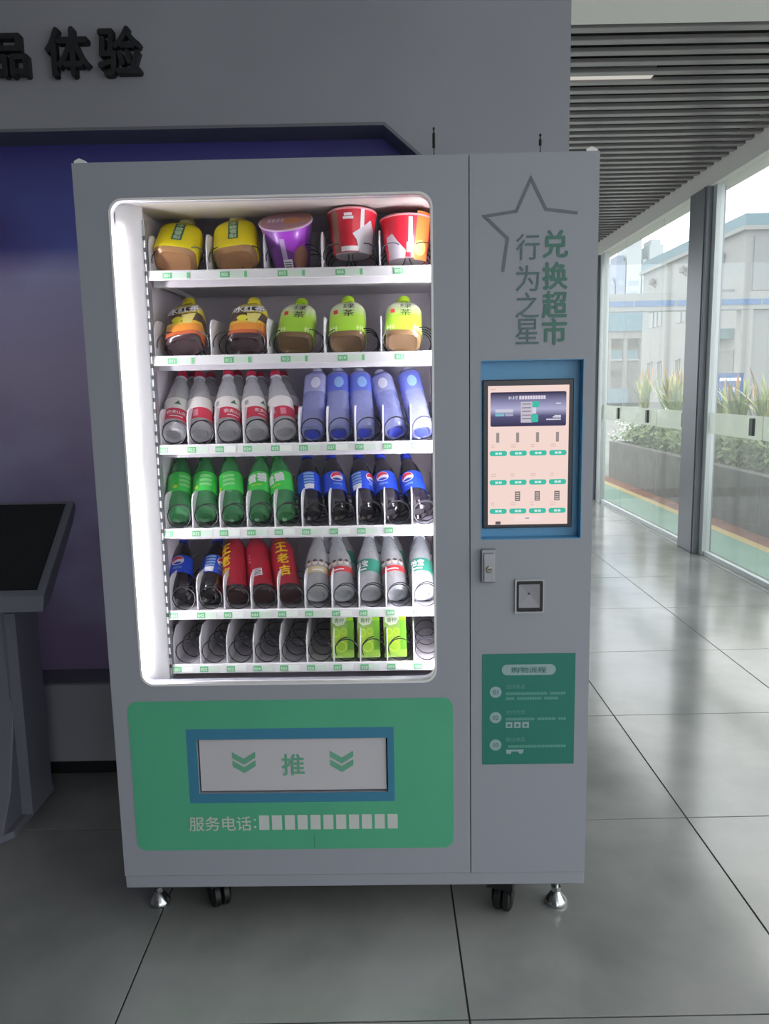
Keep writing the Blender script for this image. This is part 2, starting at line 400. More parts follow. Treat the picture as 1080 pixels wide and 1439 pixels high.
box('post', M_alu, win, -0.03, 0.03, 4.50, 4.57, 0, 2.935)
box('post', M_alu, win, -0.03, 0.03, 7.625, 7.80, 0, 2.935)
box('post', M_frame, win, -0.06, 0.05, 7.82, 7.95, 0, 2.935)
column = MB().box(GX-0.075, GX+0.075, 4.575, 4.93, 0, 2.935).box(GX-0.083, GX-0.0745, 4.605, 4.64, 0, 2.935).build('column', M_frame, bevel=0.006)
tag(column, 'dark grey steel column standing between the glass panes', 'column', kind='structure')

# ------------------------------------------------------------------ the yard outside
M_yard = mat('yard_concrete', (141, 143, 138), 0.85, noise=((128, 130, 126), 0.6, 4))
yard = MB().box(3.46, 120, -20, 220, -0.2, -0.004).box(-30, 3.46, 8.42, 60, -0.2, -0.004).build('ground', M_yard); tag(yard, 'pale concrete yard beyond the glass front', 'ground', kind='structure')
gs = box('green_path', mat('green_path_paint', (110, 146, 129), 0.6, noise=((120, 155, 137), 3, 3)), None, 3.47, 3.90, -6, 20, -0.1, -0.001); tag(gs, 'green painted walkway running along the glass front', 'path', kind='structure')
yl = box('yellow_line', mat('yellow_line_paint', (193, 171, 113), 0.6), None, 3.90, 4.0, -6, 20, -0.1, 0.0); tag(yl, 'yellow edge line beside the green walkway', 'road line', kind='structure')
rs = box('brick_strip', mat('red_brown_paving', (146, 97, 78), 0.8, noise=((130, 87, 73), 4, 3)), None, 4.0, 4.2, -6, 20, -0.1, 0.0); tag(rs, 'red brown paved strip along the planter', 'paving', kind='structure')

pl = empty('planter', (4.2, 0, 0)); tag(pl, 'long dark grey stone planter full of shrubs outside the glass', 'planter')
M_stone = mat('dark_planter_stone', (104, 100, 98), 0.8, noise=((88, 86, 86), 6, 5))
box('front_wall', M_stone, pl, 0.0, 0.12, 0.0, 10.3, 0, 0.55); box('back_wall', M_stone, pl, 1.5, 1.62, 0.0, 10.3, 0, 0.55)
box('end_wall', M_stone, pl, 0.12, 1.5, 0.0, 0.12, 0, 0.55); box('end_wall', M_stone, pl, 0.12, 1.5, 10.18, 10.3, 0, 0.55)
box('soil', mat('dark_soil', (60, 50, 42), 0.95), pl, 0.12, 1.5, 0.12, 10.18, 0, 0.5)

def leaf_mass(name, x0, x1, y0, y1, z0, z1, n, size, rgb, rgb2, label, flowers=None):
    m = mat(name+'_leaf', rgb, 0.6, noise=(rgb2, 9, 3)); mb = MB()
    cx, cy, cz = (x0+x1)/2, (y0+y1)/2, z0
    for _ in range(n):
        while True:
            u, v, w = random.uniform(-1, 1), random.uniform(-1, 1), random.random()
            if u*u*0.7 + v**8 + w*w < 1.1: break
        p = Vector((cx + u*(x1-x0)/2, cy + v*(y1-y0)/2, z0 + w*(z1-z0)))
        d = Vector((random.uniform(-1, 1), random.uniform(-1, 1), random.uniform(-0.2, 1))).normalized(); s_ = d.orthogonal().normalized()*size*0.35
        L_ = size*random.uniform(0.6, 1.4)
        mb.add([p, p+d*L_*0.5+s_, p+d*L_, p+d*L_*0.5-s_], [(0, 1, 2), (0, 2, 3)])
    o = mb.build(name, m); tag(o, label, 'shrub')
    return o
for k, (ya, yb, zt, lab) in enumerate(((3.2, 5.1, 0.98, 'dark green leafy shrub filling the planter end nearest the viewer'), (5.1, 7.0, 0.95, 'dark green leafy shrub in the planter right of the steel column'), (7.0, 8.7, 0.92, 'dark green leafy shrub in the planter left of the steel column'), (8.7, 10.1, 0.88, 'dark green leafy shrub at the far end of the planter'))):
    leaf_mass('leafy_shrub', 4.34, 5.66, ya, yb, 0.5, zt, 1700, 0.09, (84, 106, 66), (120, 140, 84), lab)
fs_ = leaf_mass('flowering_shrub', 4.6, 5.9, 10.5, 11.9, 0.0, 0.95, 1000, 0.09, (92, 122, 80), (150, 168, 130), 'pale shrub with white blossom beyond the far end of the planter')
mbf = MB()
for _ in range(260):
    p = Vector((random.uniform(4.55, 5.6), random.uniform(10.4, 11.8), random.uniform(0.45, 0.98))); s_ = 0.025
    mbf.add([p+Vector((s_,0,0)), p+Vector((0,s_,0)), p-Vector((s_,0,0)), p-Vector((0,s_,0)), p+Vector((0,0,s_)), p-Vector((0,0,s_))], [(0,1,4),(1,2,4),(2,3,4),(3,0,4),(1,0,5),(2,1,5),(3,2,5),(0,3,5)])
bl = mbf.build('blossom', mat('white_blossom', (236, 236, 230), 0.7), fs_); tag(bl, kind='stuff')

def blade_mesh(L_, w, bend, m):
    vs, fs = [], []
    n = 6
    for i in range(n+1):
        t = i/n; ww = w*(1-t)**0.7*(0.55+0.9*t if t < 0.5 else 1.0); zz = L_*t*math.cos(bend*t*0.6); yy = L_*t*math.sin(bend*t)
        vs += [(-ww, yy, zz), (0, yy-0.25*ww, zz-0.1*ww), (ww, yy, zz)]
    for i in range(n):
        a = 3*i; fs += [(a, a+1, a+4, a+3), (a+1, a+2, a+5, a+4)]
    return MB().add(vs, fs).mesh('leaf', m, True)
def leaf_mat(name, a, b_):
    return banded(name, 'Z', [(0, a), (0.55, a), (1, b_)], 0.45, 0.0, 'LINEAR', 0, 0.62)
BL = [blade_mesh(0.52, 0.030, 0.5, leaf_mat('blade_green', (120, 146, 80), (176, 178, 96))), blade_mesh(0.46, 0.026, 0.9, leaf_mat('blade_olive', (164, 168, 92), (222, 160, 92))),
      blade_mesh(0.60, 0.024, 0.3, leaf_mat('blade_tipped', (140, 158, 88), (226, 128, 90)))]
PLANTS = [((4.62, 9.95), 1.0, 'spiky green plant with one tall dark blade, leftmost above the frosted band'), ((4.75, 9.25), 0.98, 'spiky plant with orange tipped leaves, second from left above the frosted band'),
          ((4.58, 8.62), 0.95, 'spiky olive plant just left of the steel column'), ((4.66, 7.35), 0.86, 'spiky yellow green plant just right of the steel column'),
          ((4.60, 6.78), 0.86, 'spiky yellow green plant in front of the blue sign board'), ((4.62, 6.25), 0.88, 'spiky plant with red tipped leaf near the right frame edge'),
          ((4.72, 5.5), 0.86, 'spiky green plant beyond the right frame edge')]
for (px, py), zt, lab in PLANTS:
    p = empty('spiky_plant', (px, py, 0.5)); tag(p, lab, 'plant', 'spiky plants in the planter')
    box('stem', mat('plant_stem', (96, 100, 60), 0.8), p, -0.02, 0.02, -0.02, 0.02, 0, zt-0.48)
    for k in range(30):
        l = link('leaf', random.choice(BL), p); l.location = (0, 0, zt-0.46 + random.uniform(-0.1, 0.08)); l.rotation_euler = (random.uniform(-0.15, 1.0), random.uniform(-0.25, 0.25), k*2.399 + random.uniform(-0.3, 0.3)); sc = random.uniform(0.8, 1.1); l.scale = (sc*1.2, sc, sc)

# factory building with blue parapet
M_fac = mat('white_factory_wall', (142, 144, 142), 0.8, noise=((137, 139, 139), 0.2, 2)); M_fblue = mat('pale_blue_parapet', (93, 121, 133), 0.6)
M_fwin = mat('factory_window', (103, 110, 112), 0.3); M_fgrey = mat('factory_grey', (124, 127, 129), 0.6)
BX = 14.95
fb = empty('factory_building', (BX, 30, 0)); tag(fb, 'white factory building with pale blue parapet behind the planter', 'building')
box('wall', M_fac, fb, 0, 14, 0, 12.2, 0, 7.35)
box('parapet', M_fblue, fb, -0.12, 14, -0.12, 12.3, 7.35, 7.82); box('cornice', M_fac, fb, -0.2, 14, -0.2, 12.35, 7.2, 7.36)
box('corner_panel', M_fgrey, fb, 0.3, 8, -0.06, 0, 4.95, 7.0)
for (ya, yb, za, zb) in ((9.2, 11.0, 4.3, 5.1), (5.3, 7.1, 4.25, 4.95), (10.4, 11.3, 1.65, 2.5), (9.0, 9.7, 1.65, 2.5), (6.5, 7.2, 1.65, 2.5), (5.1, 5.8, 1.65, 2.5)):
    w_ = box('window', M_fwin, fb, -0.03, 0.02, ya, yb, za, zb)
    for q in range(1, 3): box('mullion', M_fac, w_, -0.06, -0.03, ya+(yb-ya)*q/3-0.04, ya+(yb-ya)*q/3+0.04, za, zb)
    box('sill', M_fgrey, w_, -0.12, -0.0, ya-0.05, yb+0.05, zb, zb+0.06)
for (ya, zz) in ((10.3, 6.45), (6.1, 6.45), (2.0, 6.42)):
    l_ = MB().lathe([(0.05, 0), (0.17, 0.05), (0.17, 0.25), (0.05, 0.34)], 10).build('wall_lamp', mat('lamp_bronze', (120, 112, 104), 0.5), fb); l_.location = (-0.2, ya, zz)
    MB().tube([(0, 0, 0.02), (0.2, 0, -0.12)], 0.03).build('bracket', MATS['lamp_bronze'], l_)
box('awning', mat('teal_awning', (89, 117, 123), 0.6), fb, -0.7, 0, 0.7, 2.5, 3.15, 3.55)
box('shutter', mat('grey_shutter', (109, 111, 111), 0.6), fb, -0.04, 0, 0.6, 2.4, 1.0, 2.7); box('ledge', M_fgrey, fb, -0.5, 0, 0.9, 2.4, 5.0, 5.1)

lo = empty('low_factory', (17.2, 50, 0)); tag(lo, 'low white annex with blue roof left of the factory building', 'building')
box('wall', M_fac, lo, -2.5, 1.2, 0.6, 6, 0, 4.3); box('roof', mat('blue_roof_sheet', (101, 134, 146), 0.6), lo, -2.7, 1.4, -0.4, 6.2, 4.75, 6.0); box('fascia', M_fac, lo, -2.6, 1.3, -0.3, 0.6, 4.3, 4.8)
for xx in (-2.0, -0.95, 0.1): box('pillar', M_fac, lo, xx, xx+0.22, -0.25, 0.05, 0, 4.3)
for xx in (-1.6, -0.55):
    w_ = box('window', mat('blue_window_band', (132, 172, 188), 0.3), lo, xx, xx+0.75, 0.55, 0.62, 3.05, 3.6); box('upper_opening', mat('shaded_opening', (120, 126, 128), 0.8), lo, xx, xx+0.75, 0.56, 0.61, 3.75, 4.28)
    box('sill', M_alu, w_, xx-0.05, xx+0.8, 0.48, 0.6, 2.93, 3.04)
for xx in (-1.5, -1.25, -0.95): box('window', M_fwin, lo, xx, xx+0.16, 0.55, 0.62, 1.9, 2.3)
box('gate', mat('pale_blue_gate', (120, 144, 155), 0.6), lo, -2.1, -0.6, -0.3, -0.26, 0.2, 1.15)

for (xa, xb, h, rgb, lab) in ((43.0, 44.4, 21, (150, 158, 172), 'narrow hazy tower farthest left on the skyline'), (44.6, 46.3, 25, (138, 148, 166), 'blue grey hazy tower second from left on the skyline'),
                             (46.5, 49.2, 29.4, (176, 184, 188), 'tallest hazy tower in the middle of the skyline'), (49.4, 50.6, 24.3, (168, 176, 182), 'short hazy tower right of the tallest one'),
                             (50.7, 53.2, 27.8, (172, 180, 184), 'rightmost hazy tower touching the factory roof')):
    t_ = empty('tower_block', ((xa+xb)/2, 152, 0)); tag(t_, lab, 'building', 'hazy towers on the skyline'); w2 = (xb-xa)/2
    m_ = mat('tower_%d' % rgb[0], rgb, 0.8)  # distance haze is mixed into the pale wall colour
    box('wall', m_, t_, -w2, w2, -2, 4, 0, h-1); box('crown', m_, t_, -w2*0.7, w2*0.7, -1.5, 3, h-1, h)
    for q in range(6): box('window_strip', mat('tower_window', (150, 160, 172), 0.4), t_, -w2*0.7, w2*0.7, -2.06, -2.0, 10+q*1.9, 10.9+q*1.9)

gn = empty('pipe_gantry', (9.4, 22, 0)); tag(gn, 'white gantry beam with a blue stripe crossing the yard', 'gantry')
box('beam', M_fac, gn, -2.6, 8, 0, 0.4, 3.53, 4.03)
for xa, xb in ((-2.6, -1.25), (-1.2, -0.02), (0.03, 2.5), (2.55, 8)): box('blue_stripe', mat('blue_stripe_paint', (67, 102, 144), 0.5), gn, xa, xb, -0.02, 0.0, 3.66, 3.82)
box('pillar', M_fac, gn, 1.95, 2.3, 0.02, 0.36, 0, 3.53); box('pillar', M_fac, gn, 6.5, 6.85, 0.02, 0.36, 0, 3.53)
box('pipe_duct', M_fgrey, gn, 2.33, 2.9, 0.1, 0.5, 0, 3.5)
sg = empty('sign_board', (9.83, 20, 0)); tag(sg, 'blue notice board with white lettering behind the spiky plants', 'sign')
box('panel', mat('blue_sign_paint', (42, 81, 130), 0.5), sg, 0.0, 0.75, -0.03, 0.0, 0.75, 1.66); box('leg', M_fgrey, sg, 0.03, 0.09, 0, 0.06, 0, 1.6); box('leg', M_fgrey, sg, 0.66, 0.72, 0, 0.06, 0, 1.6)
for q in range(6): box('white_mark', mat('sign_white', (236, 240, 244), 0.6), sg, 0.1+q*0.1, 0.18+q*0.1, -0.034, -0.03, 1.45, 1.53)
for q in range(4): box('white_mark', MATS['sign_white'], sg, 0.2+q*0.12, 0.27+q*0.12, -0.034, -0.03, 1.15, 1.27)

# ------------------------------------------------------------------ the exhibit kiosk at the left
ki = empty('display_kiosk', (-0.75, 0.6, 0)); tag(ki, 'white exhibit kiosk with a slanted dark touch screen left of the vending machine', 'kiosk')
M_kiosk = mat('white_kiosk', (124, 124, 138), 0.5)
MB().prism_z([(-0.7, -0.21), (0.20, -0.21), (0.245, -0.16), (0.245, 0.15), (0.2, 0.2), (-0.7, 0.2)], 0, 0.025).build('base_plate', M_kiosk, ki, bevel=0.004)
MB().prism_x([(-0.20, 0.025), (0.14, 0.025), (0.10, 0.30), (0.06, 0.86), (-0.04, 0.78), (-0.04, 0.42), (-0.12, 0.14)], -0.6, 0.225).build('pedestal', M_kiosk, ki, bevel=0.004)
box('rear_brace', M_kiosk, ki, 0.226, 0.262, -0.06, 0.10, 0.026, 0.72)
sl_pts = [(-0.165, 0.752), (-0.15, 0.80), (0.15, 1.055), (0.165, 1.03), (0.13, 0.985), (-0.11, 0.765)]
MB().prism_x([(p[0], p[1]) for p in sl_pts], -0.85, 0.40).build('top_shell', M_kiosk, ki, bevel=0.004)
sc_ = MB().prism_x([(-0.135, 0.8155), (-0.136, 0.8175), (0.134, 1.047), (0.136, 1.0445)], -0.82, 0.375).build('screen', mat('dark_screen_glass', (26, 28, 34), 0.12), ki)

# ------------------------------------------------------------------ the vending machine
MROT = -0.01596
VM = Matrix.Rotation(MROT, 4, 'Z')
vm = empty('vending_machine', mtx=VM); tag(vm, 'tall grey vending machine with lit display window and green panels', 'vending machine')
M_body = mat('grey_powder_coat', (156, 158, 169), 0.45, spec=0.4, bump=(900, 0.02)); M_body2 = mat('grey_powder_coat_side', (156, 158, 169), 0.5)
M_int = mat('interior_liner_grey', (235, 227, 238), 0.6); M_white = mat('white_enamel', (232, 230, 232), 0.4); M_dark = mat('dark_gap', (22, 22, 26), 0.7)
ZB, ZT, MW, MD = 0.11, 1.94, 1.215, 0.78
b = MB()
b.box(0.0, 0.02, 0.045, MD, 0.147, ZT).box(MW-0.02, MW, 0.045, MD, 0.147, ZT).box(0.02, MW-0.02, MD-0.02, MD, 0.147, ZT).box(0.02, MW-0.02, 0.045, MD-0.02, ZT-0.02, ZT).box(0.02, MW-0.02, 0.045, MD-0.02, 0.147, 0.167)
b.build('cabinet', M_body2, vm)
box('base_skirt', M_body, vm, 0.0, MW, 0.004, MD, ZB, 0.1445, bevel=0.002)
# display door with a rounded window
DOOR = [(0.0, 0.1475), (0.9148, 0.1475), (0.9148, ZT), (0.0, ZT)]
WIN = rrect(0.0800, 0.829, 0.676, 1.858, 0.032)
FL = [(0.2115, 0.3785), (0.7025, 0.3785), (0.7025, 0.5275), (0.2115, 0.5275)]
door = plate_with_holes('display_door', DOOR, [WIN, FL], 0.0, 0.044, M_body, vm)
wt = plate_with_holes('window_trim', rrect(0.0775, 0.8315, 0.6735, 1.8605, 0.034), [rrect(0.0830, 0.8265, 0.679, 1.8555, 0.030)], -0.0012, 0.02, M_white, vm)
MB().prism_y(rrect(0.083, 0.8264, 0.679, 1.8554, 0.030), 0.010, 0.014).build('window_glass', clear('door_glass', (252, 252, 252), (255, 255, 255), 0.004, 0.02, 1.18), vm)
# control door with the recessed screen opening
CD = [(0.9172, 0.1475), (MW, 0.1475), (MW, ZT), (0.9172, ZT)]
SB = [(0.9425, 1.039), (1.1885, 1.039), (1.1885, 1.474), (0.9425, 1.474)]
cdoor = plate_with_holes('control_door', CD, [SB], 0.0, 0.044, M_body, vm)
for (a, c_) in ((0.004, 0.03), (MW-0.03, MW-0.004)):
    MB().prism_y([(a, ZT), (c_, ZT), (c_, ZT+0.006), (a+0.012, ZT+0.012), (a, ZT+0.006)], 0.006, 0.03).build('corner_clip', M_white, vm)
# liner round the compartment
b = MB(); b.box(0.102, 0.112, 0.10, 0.66, 0.64, 1.90).box(0.852, 0.862, 0.05, 0.66, 0.64, 1.90).box(0.102, 0.862, 0.65, 0.66, 0.64, 1.90).box(0.102, 0.862, 0.10, 0.66, 1.90, 1.91).box(0.102, 0.862, 0.05, 0.66, 0.63, 0.64)
b.build('interior_liner', M_int, vm)
MB().prism_z([(0.0795, 0.046), (0.086, 0.022), (0.128, 0.092), (0.128, 0.1), (0.112, 0.1)], 0.66, 1.865).build('side_reveal', M_white, vm)
MB().prism_x([(0.030, 1.860), (0.10, 1.8615), (0.245, 1.862), (0.245, 1.885), (0.030, 1.885)], 0.09, 0.85).build('top_reveal', mat('beige_reveal', (204, 196, 190), 0.5), vm)
for (x0, x1) in ((0.129, 0.133), (0.846, 0.851)):
    rl = box('shelf_rail', mat('galvanised_rail', (150, 150, 156), 0.4, metal=0.4), vm, x0, x1, 0.088, 0.118, 0.66, 1.83)
    n = 40
    for q in range(n):
        box('slot', M_dark, rl, x0-0.001, x1+0.001, 0.0865, 0.089, 0.69+q*0.028, 0.70+q*0.028)
M_led = emitter('led_strip_light', (250, 248, 255), LED_STRENGTH)
b = MB().prism_z([(0.0835, 0.020), (0.0915, 0.0245), (0.0955, 0.0315), (0.0895, 0.0295)], 0.705, 1.80); b.build('led_strip', M_led, vm)
box('led_strip', M_led, vm, 0.838, 0.8495, 0.046, 0.0485, 0.705, 1.80)
# flap
flap = empty('delivery_flap'); flap.parent = vm
box('flap_panel', mat('flap_white', (200, 197, 204), 0.5), flap, 0.2150, 0.6990, 0.006, 0.014, 0.3820, 0.5240, bevel=0.0015)
box('flap_shadow_box', M_dark, flap, 0.205, 0.709, 0.046, 0.052, 0.372, 0.534)
M_green = mat('green_vinyl', (81, 173, 136), 0.45, noise=((86, 178, 140), 5, 2)); M_blue = mat('blue_film', (61, 129, 162), 0.4)
M_gp = mat('green_print', (106, 172, 143), 0.5)
text_flat('flap_character', '推', 0.058, 0.457, 0.4535, 0.0055, M_gp, flap, 0.02)
for cx in (0.330, 0.584):
    for dz in (0.0, -0.0235):
        MB().prism_y([(cx-0.030, 0.474+dz), (cx-0.030, 0.491+dz-0.001), (cx, 0.4715+dz), (cx+0.030, 0.490+dz), (cx+0.030, 0.474+dz), (cx, 0.455+dz)][::-1], 0.0052, 0.0058).build('chevron', M_gp, flap)
gp = plate_with_holes('green_panel', rrect(0.039, 0.8715, 0.220, 0.633, 0.026), [[(0.185, 0.3525), (0.7195, 0.3525), (0.7195, 0.5565), (0.185, 0.5565)]], -0.0008, -0.0001, M_green, vm)
plate_with_holes('flap_border', [(0.185, 0.3525), (0.7195, 0.3525), (0.7195, 0.5565), (0.185, 0.5565)], [FL], -0.0009, -0.0001, M_blue, vm)
M_wp = mat('white_print', (204, 208, 206), 0.5)
text_flat('service_line', '服务电话', 0.040, 0.2615, 0.2945, -0.0011, M_wp, gp, 0.008, 0, 0.163)
for dz in (-0.012, 0.008): MB().prism_y(rrect(0.3500, 0.3556, 0.2935+dz, 0.2991+dz, 0.0026), -0.0013, -0.0009).build('colon_dot', M_wp, gp)
for q in range(11):
    x = 0.3635 + q*0.0336; box('number_block', M_wp, gp, x, x+0.0262, -0.0013, -0.0009, 0.276, 0.3165)
box('film_seam', mat('green_seam', (52, 116, 92), 0.6), gp, 0.506, 0.507, -0.0012, -0.0008, 0.221, 0.262)
# star and lettering on the control door
M_gl = mat('grey_green_print', (84, 110, 112), 0.5); M_star = mat('star_print', (100, 108, 118), 0.5)
pts = [(1.166, 1.805), (1.093, 1.815), (1.058, 1.883), (1.025, 1.812), (0.952, 1.802), (1.005, 1.752), (0.994, 1.677)]
b = MB(); wd = 0.0035
off = []
for i, p in enumerate(pts):
    d0 = (Vector(pts[i]) - Vector(pts[i-1])).normalized() if i else None
    d1 = (Vector(pts[i+1]) - Vector(pts[i])).normalized() if i < len(pts)-1 else None
    n0 = Vector((-d0.y, d0.x)) if d0 else None; n1 = Vector((-d1.y, d1.x)) if d1 else None
    n = (n0 or n1) if not (n0 and n1) else (n0+n1).normalized()
    k = wd/max(0.3, n.dot(n0 or n1)); off.append((Vector(p)+n*k, Vector(p)-n*k))
for (a, c_), (d, e) in zip(off, off[1:]):
    b.prism_y([a, d, e, c_], -0.0010, -0.0001)
b.build('star_outline', M_star, cdoor)
for ch, cz in (('行', 1.732), ('为', 1.661), ('之', 1.600), ('星', 1.5395)): text_flat('character', ch, 0.058, 1.052, cz, -0.0008, M_gl, cdoor, 0.008, 0, 0.055)
for ch, cz in (('兑', 1.737), ('换', 1.6655), ('超', 1.600), ('市', 1.538)): text_flat('character', ch, 0.060, 1.116, cz, -0.0008, mat('green_title_print', (72, 120, 108), 0.5), cdoor, 0.03, 0, 0.060)
# touch screen in its blue recess
b = MB(); x0, x1, z0, z1, yb = 0.9425, 1.1885, 1.039, 1.474, 0.034
ts = empty('touch_screen'); ts.parent = vm
M_rec = mat('blue_recess', (96, 160, 204), 0.4)
b.box(x0+0.0002, x1-0.0002, yb, yb+0.01, z0+0.0002, z1-0.0002).box(x0+0.0002, x0+0.002, -0.0006, yb-0.0001, z0+0.0002, z1-0.0002).box(x1-0.002, x1-0.0002, -0.0006, yb-0.0001, z0+0.0002, z1-0.0002).box(x0+0.0021, x1-0.0021, -0.0006, yb-0.0001, z1-0.002, z1-0.0002).box(x0+0.0021, x1-0.0021, -0.0006, yb-0.0001, z0+0.0002, z0+0.002)
b.build('recess', M_rec, ts)
SX0, SX1, SZ0, SZ1, SY = 0.950, 1.170, 1.064, 1.428, 0.022
box('bezel', mat('black_bezel', (34, 32, 44), 0.3), ts, SX0, SX1, SY, yb, SZ0, SZ1, bevel=0.002)
UX0, UX1, UZ0, UZ1 = 0.9625, 1.1585, 1.073, 1.4135
uy = SY-0.0006
disp = box('display', emitter('screen_cream', (252, 224, 216), 0.93), ts, UX0, UX1, uy, SY-0.0001, UZ0, UZ1)
UW, UH = UX1-UX0, UZ1-UZ0
def ux(u): return UX0 + u*UW
def uz(v): return UZ1 - v*UH
def ui(name, u0, u1, v0, v1, rgb, st=0.9, r=0.0, lay=1, matx=None):
    pts_ = rrect(ux(u0), ux(u1), uz(v1), uz(v0), r) if r else [(ux(u0), uz(v1)), (ux(u1), uz(v1)), (ux(u1), uz(v0)), (ux(u0), uz(v0))]
    return MB().prism_y(pts_, uy-0.0004*lay, uy-0.0004*(lay-1)-0.00005).build(name, matx or emitter('ui_%d_%d_%d' % rgb, rgb, st), disp)
def banner_mat():
    m = bpy.data.materials.new('banner_picture'); m.use_nodes = True; nt = m.node_tree; nt.nodes.clear()
    out = nt.nodes.new('ShaderNodeOutputMaterial'); e = nt.nodes.new('ShaderNodeEmission'); tc = nt.nodes.new('ShaderNodeTexCoord'); sp = nt.nodes.new('ShaderNodeSeparateXYZ')
    mr = nt.nodes.new('ShaderNodeMapRange'); mr.inputs['From Min'].default_value = uz(0.285); mr.inputs['From Max'].default_value = uz(0.05)
    cr = nt.nodes.new('ShaderNodeValToRGB'); el = cr.color_ramp.elements
    for _ in range(3): el.new(0.5)
    for a, (p, c) in zip(el, ((0, (66, 62, 92)), (0.3, (96, 94, 132)), (0.5, (186, 184, 220)), (0.7, (150, 148, 186)), (1, (62, 58, 84)))): a.position = p; a.color = (*lin(c), 1)
    L = nt.links; L.new(tc.outputs['Object'], sp.inputs[0]); L.new(sp.outputs['Z'], mr.inputs['Value']); L.new(mr.outputs[0], cr.inputs[0]); L.new(cr.outputs[0], e.inputs['Color']); L.new(e.outputs[0], out.inputs[0])
    e.inputs['Strength'].default_value = 0.9
    return m
ui('banner', 0.03, 0.965, 0.045, 0.288, (1, 1, 1), r=0.004, matx=banner_mat())
W_ = (250, 246, 250); T_ = (78, 204, 180); G_ = (176, 160, 158)
text_flat('banner_title', '21.5寸', 0.008, ux(0.31), uz(0.085), uy-0.0009, emitter('ui_title', W_, 0.95), disp, 0.02)
for q in range(10): ui('banner_title_block', 0.385+q*0.033, 0.412+q*0.033, 0.072, 0.098, (232, 222, 240), 0.9, lay=2)
ui('machine_picture', 0.405, 0.545, 0.115, 0.262, (206, 200, 214), 0.9, lay=2)
for q in range(5): ui('picture_shelf', 0.42, 0.53, 0.128+q*0.026, 0.134+q*0.026, (140, 126, 144), 0.8, lay=3)
ui('picture_panel_green', 0.545, 0.63, 0.112, 0.155, T_, 0.85, r=0.003, lay=2); ui('picture_panel_white', 0.545, 0.595, 0.156, 0.2, (226, 222, 232), 0.9, lay=2); ui('picture_panel_green', 0.53, 0.62, 0.205, 0.26, T_, 0.85, r=0.003, lay=3)
ui('banner_text', 0.09, 0.31, 0.165, 0.188, (214, 212, 232), 0.9, lay=2); ui('banner_text', 0.09, 0.2, 0.195, 0.215, (140, 196, 214), 0.9, lay=2); ui('banner_text', 0.21, 0.31, 0.195, 0.215, (176, 176, 206), 0.9, lay=2)
for v, u0 in ((0.125, 0.84), (0.212, 0.82), (0.222, 0.80), (0.238, 0.72)): ui('banner_text', u0, 0.9, v, v+0.008, (232, 230, 242), 0.9, lay=2)
for rr, v in enumerate((0.462, 0.672, 0.882)):
    for q in range(4):
        u0 = 0.022 + q*0.247
        bt = ui('buy_button', u0, u0+0.215, v, v+0.037, T_, 0.82, r=0.0055)
        for s_ in (0.07, 0.115): ui('button_mark', u0+s_, u0+s_+0.034, v+0.011, v+0.026, (226, 250, 246), 0.9, lay=2)
        if rr == 0: ui('product_picture', u0+0.08, u0+0.118, v-0.13, v-0.06, G_, 0.8)
        if rr == 2 and q: 
            ui('product_picture', u0+0.07, u0+0.135, v-0.125, v-0.055, (132, 122, 124), 0.8)
            for s_ in range(4): ui('product_picture_line', u0+0.08, u0+0.125, v-0.115+s_*0.015, v-0.107+s_*0.015, (232, 214, 206), 0.8, lay=2)
        for dv in (-0.045, -0.03): ui('price_line', u0+0.015, u0+0.06+0.02*((q+rr) % 2), v+dv, v+dv+0.005, (228, 196, 188), 0.9)
ui('page_bar', 0.33, 0.66, 0.935, 0.975, (250, 226, 222), 0.96, r=0.004); ui('product_picture', 0.095, 0.16, 0.975, 0.998, (110, 100, 104), 0.8)
ui('page_mark', 0.47, 0.52, 0.951, 0.957, (150, 120, 130), 0.9, lay=2); ui('status_line', 0.03, 0.09, 0.022, 0.027, (226, 190, 186), 0.9)
# door lock
lk = empty('door_lock'); lk.parent = vm
box('lock_plate', mat('lock_chrome', (141, 142, 149), 0.3, metal=0.6), lk, 0.9425, 0.979, -0.013, -0.0001, 0.9335, 1.0175, bevel=0.002)
box('lock_handle', mat('lock_handle_grey', (156, 157, 164), 0.35, metal=0.4), lk, 0.9475, 0.975, -0.019, -0.0135, 0.937, 1.009, bevel=0.002)
kc = MB().lathe([(0.0085, 0), (0.0085, 0.004), (0.006, 0.0045), (0.0058, 0.003)], 16).build('key_cylinder', mat('brass_grey', (140, 136, 130), 0.3, metal=0.8), lk, True); kc.rotation_euler = (R(90), 0, 0); kc.location = (0.9615, -0.0192, 0.969)
box('key_slot', M_dark, kc, -0.004, 0.004, -0.0008, 0.0008, 0.0046, 0.0049)
# code scanner
qs = empty('code_scanner'); qs.parent = vm
plate_with_holes('scanner_frame', rrect(1.0265, 1.099, 0.8525, 0.939, 0.004), [rrect(1.0305, 1.0955, 0.8565, 0.935, 0.003)], -0.006, -0.0001, mat('scanner_silver', (176, 178, 184), 0.4), qs)
plate_with_holes('scanner_bezel', rrect(1.0306, 1.0954, 0.8566, 0.9349, 0.003), [rrect(1.0365, 1.0895, 0.866, 0.9265, 0.003)], -0.0045, -0.0001, M_black, qs)
b = MB(); ax0, ax1, az0, az1, mx_, mz_ = 1.0366, 1.0894, 0.8661, 0.9264, 1.062, 0.902
b.add([(ax0, -0.003, az0), (ax1, -0.003, az0), (ax1, -0.003, az1), (ax0, -0.003, az1), (mx_, -0.0003, mz_)], [(0, 1, 4), (1, 2, 4), (2, 3, 4), (3, 0, 4)])
b.build('scanner_window', mat('scanner_grey', (150, 148, 158), 0.3), qs)
MB().prism_y(rrect(1.0596, 1.0640, 0.8996, 0.9040, 0.002), -0.0022, -0.0003).build('scanner_lens', M_black, qs)
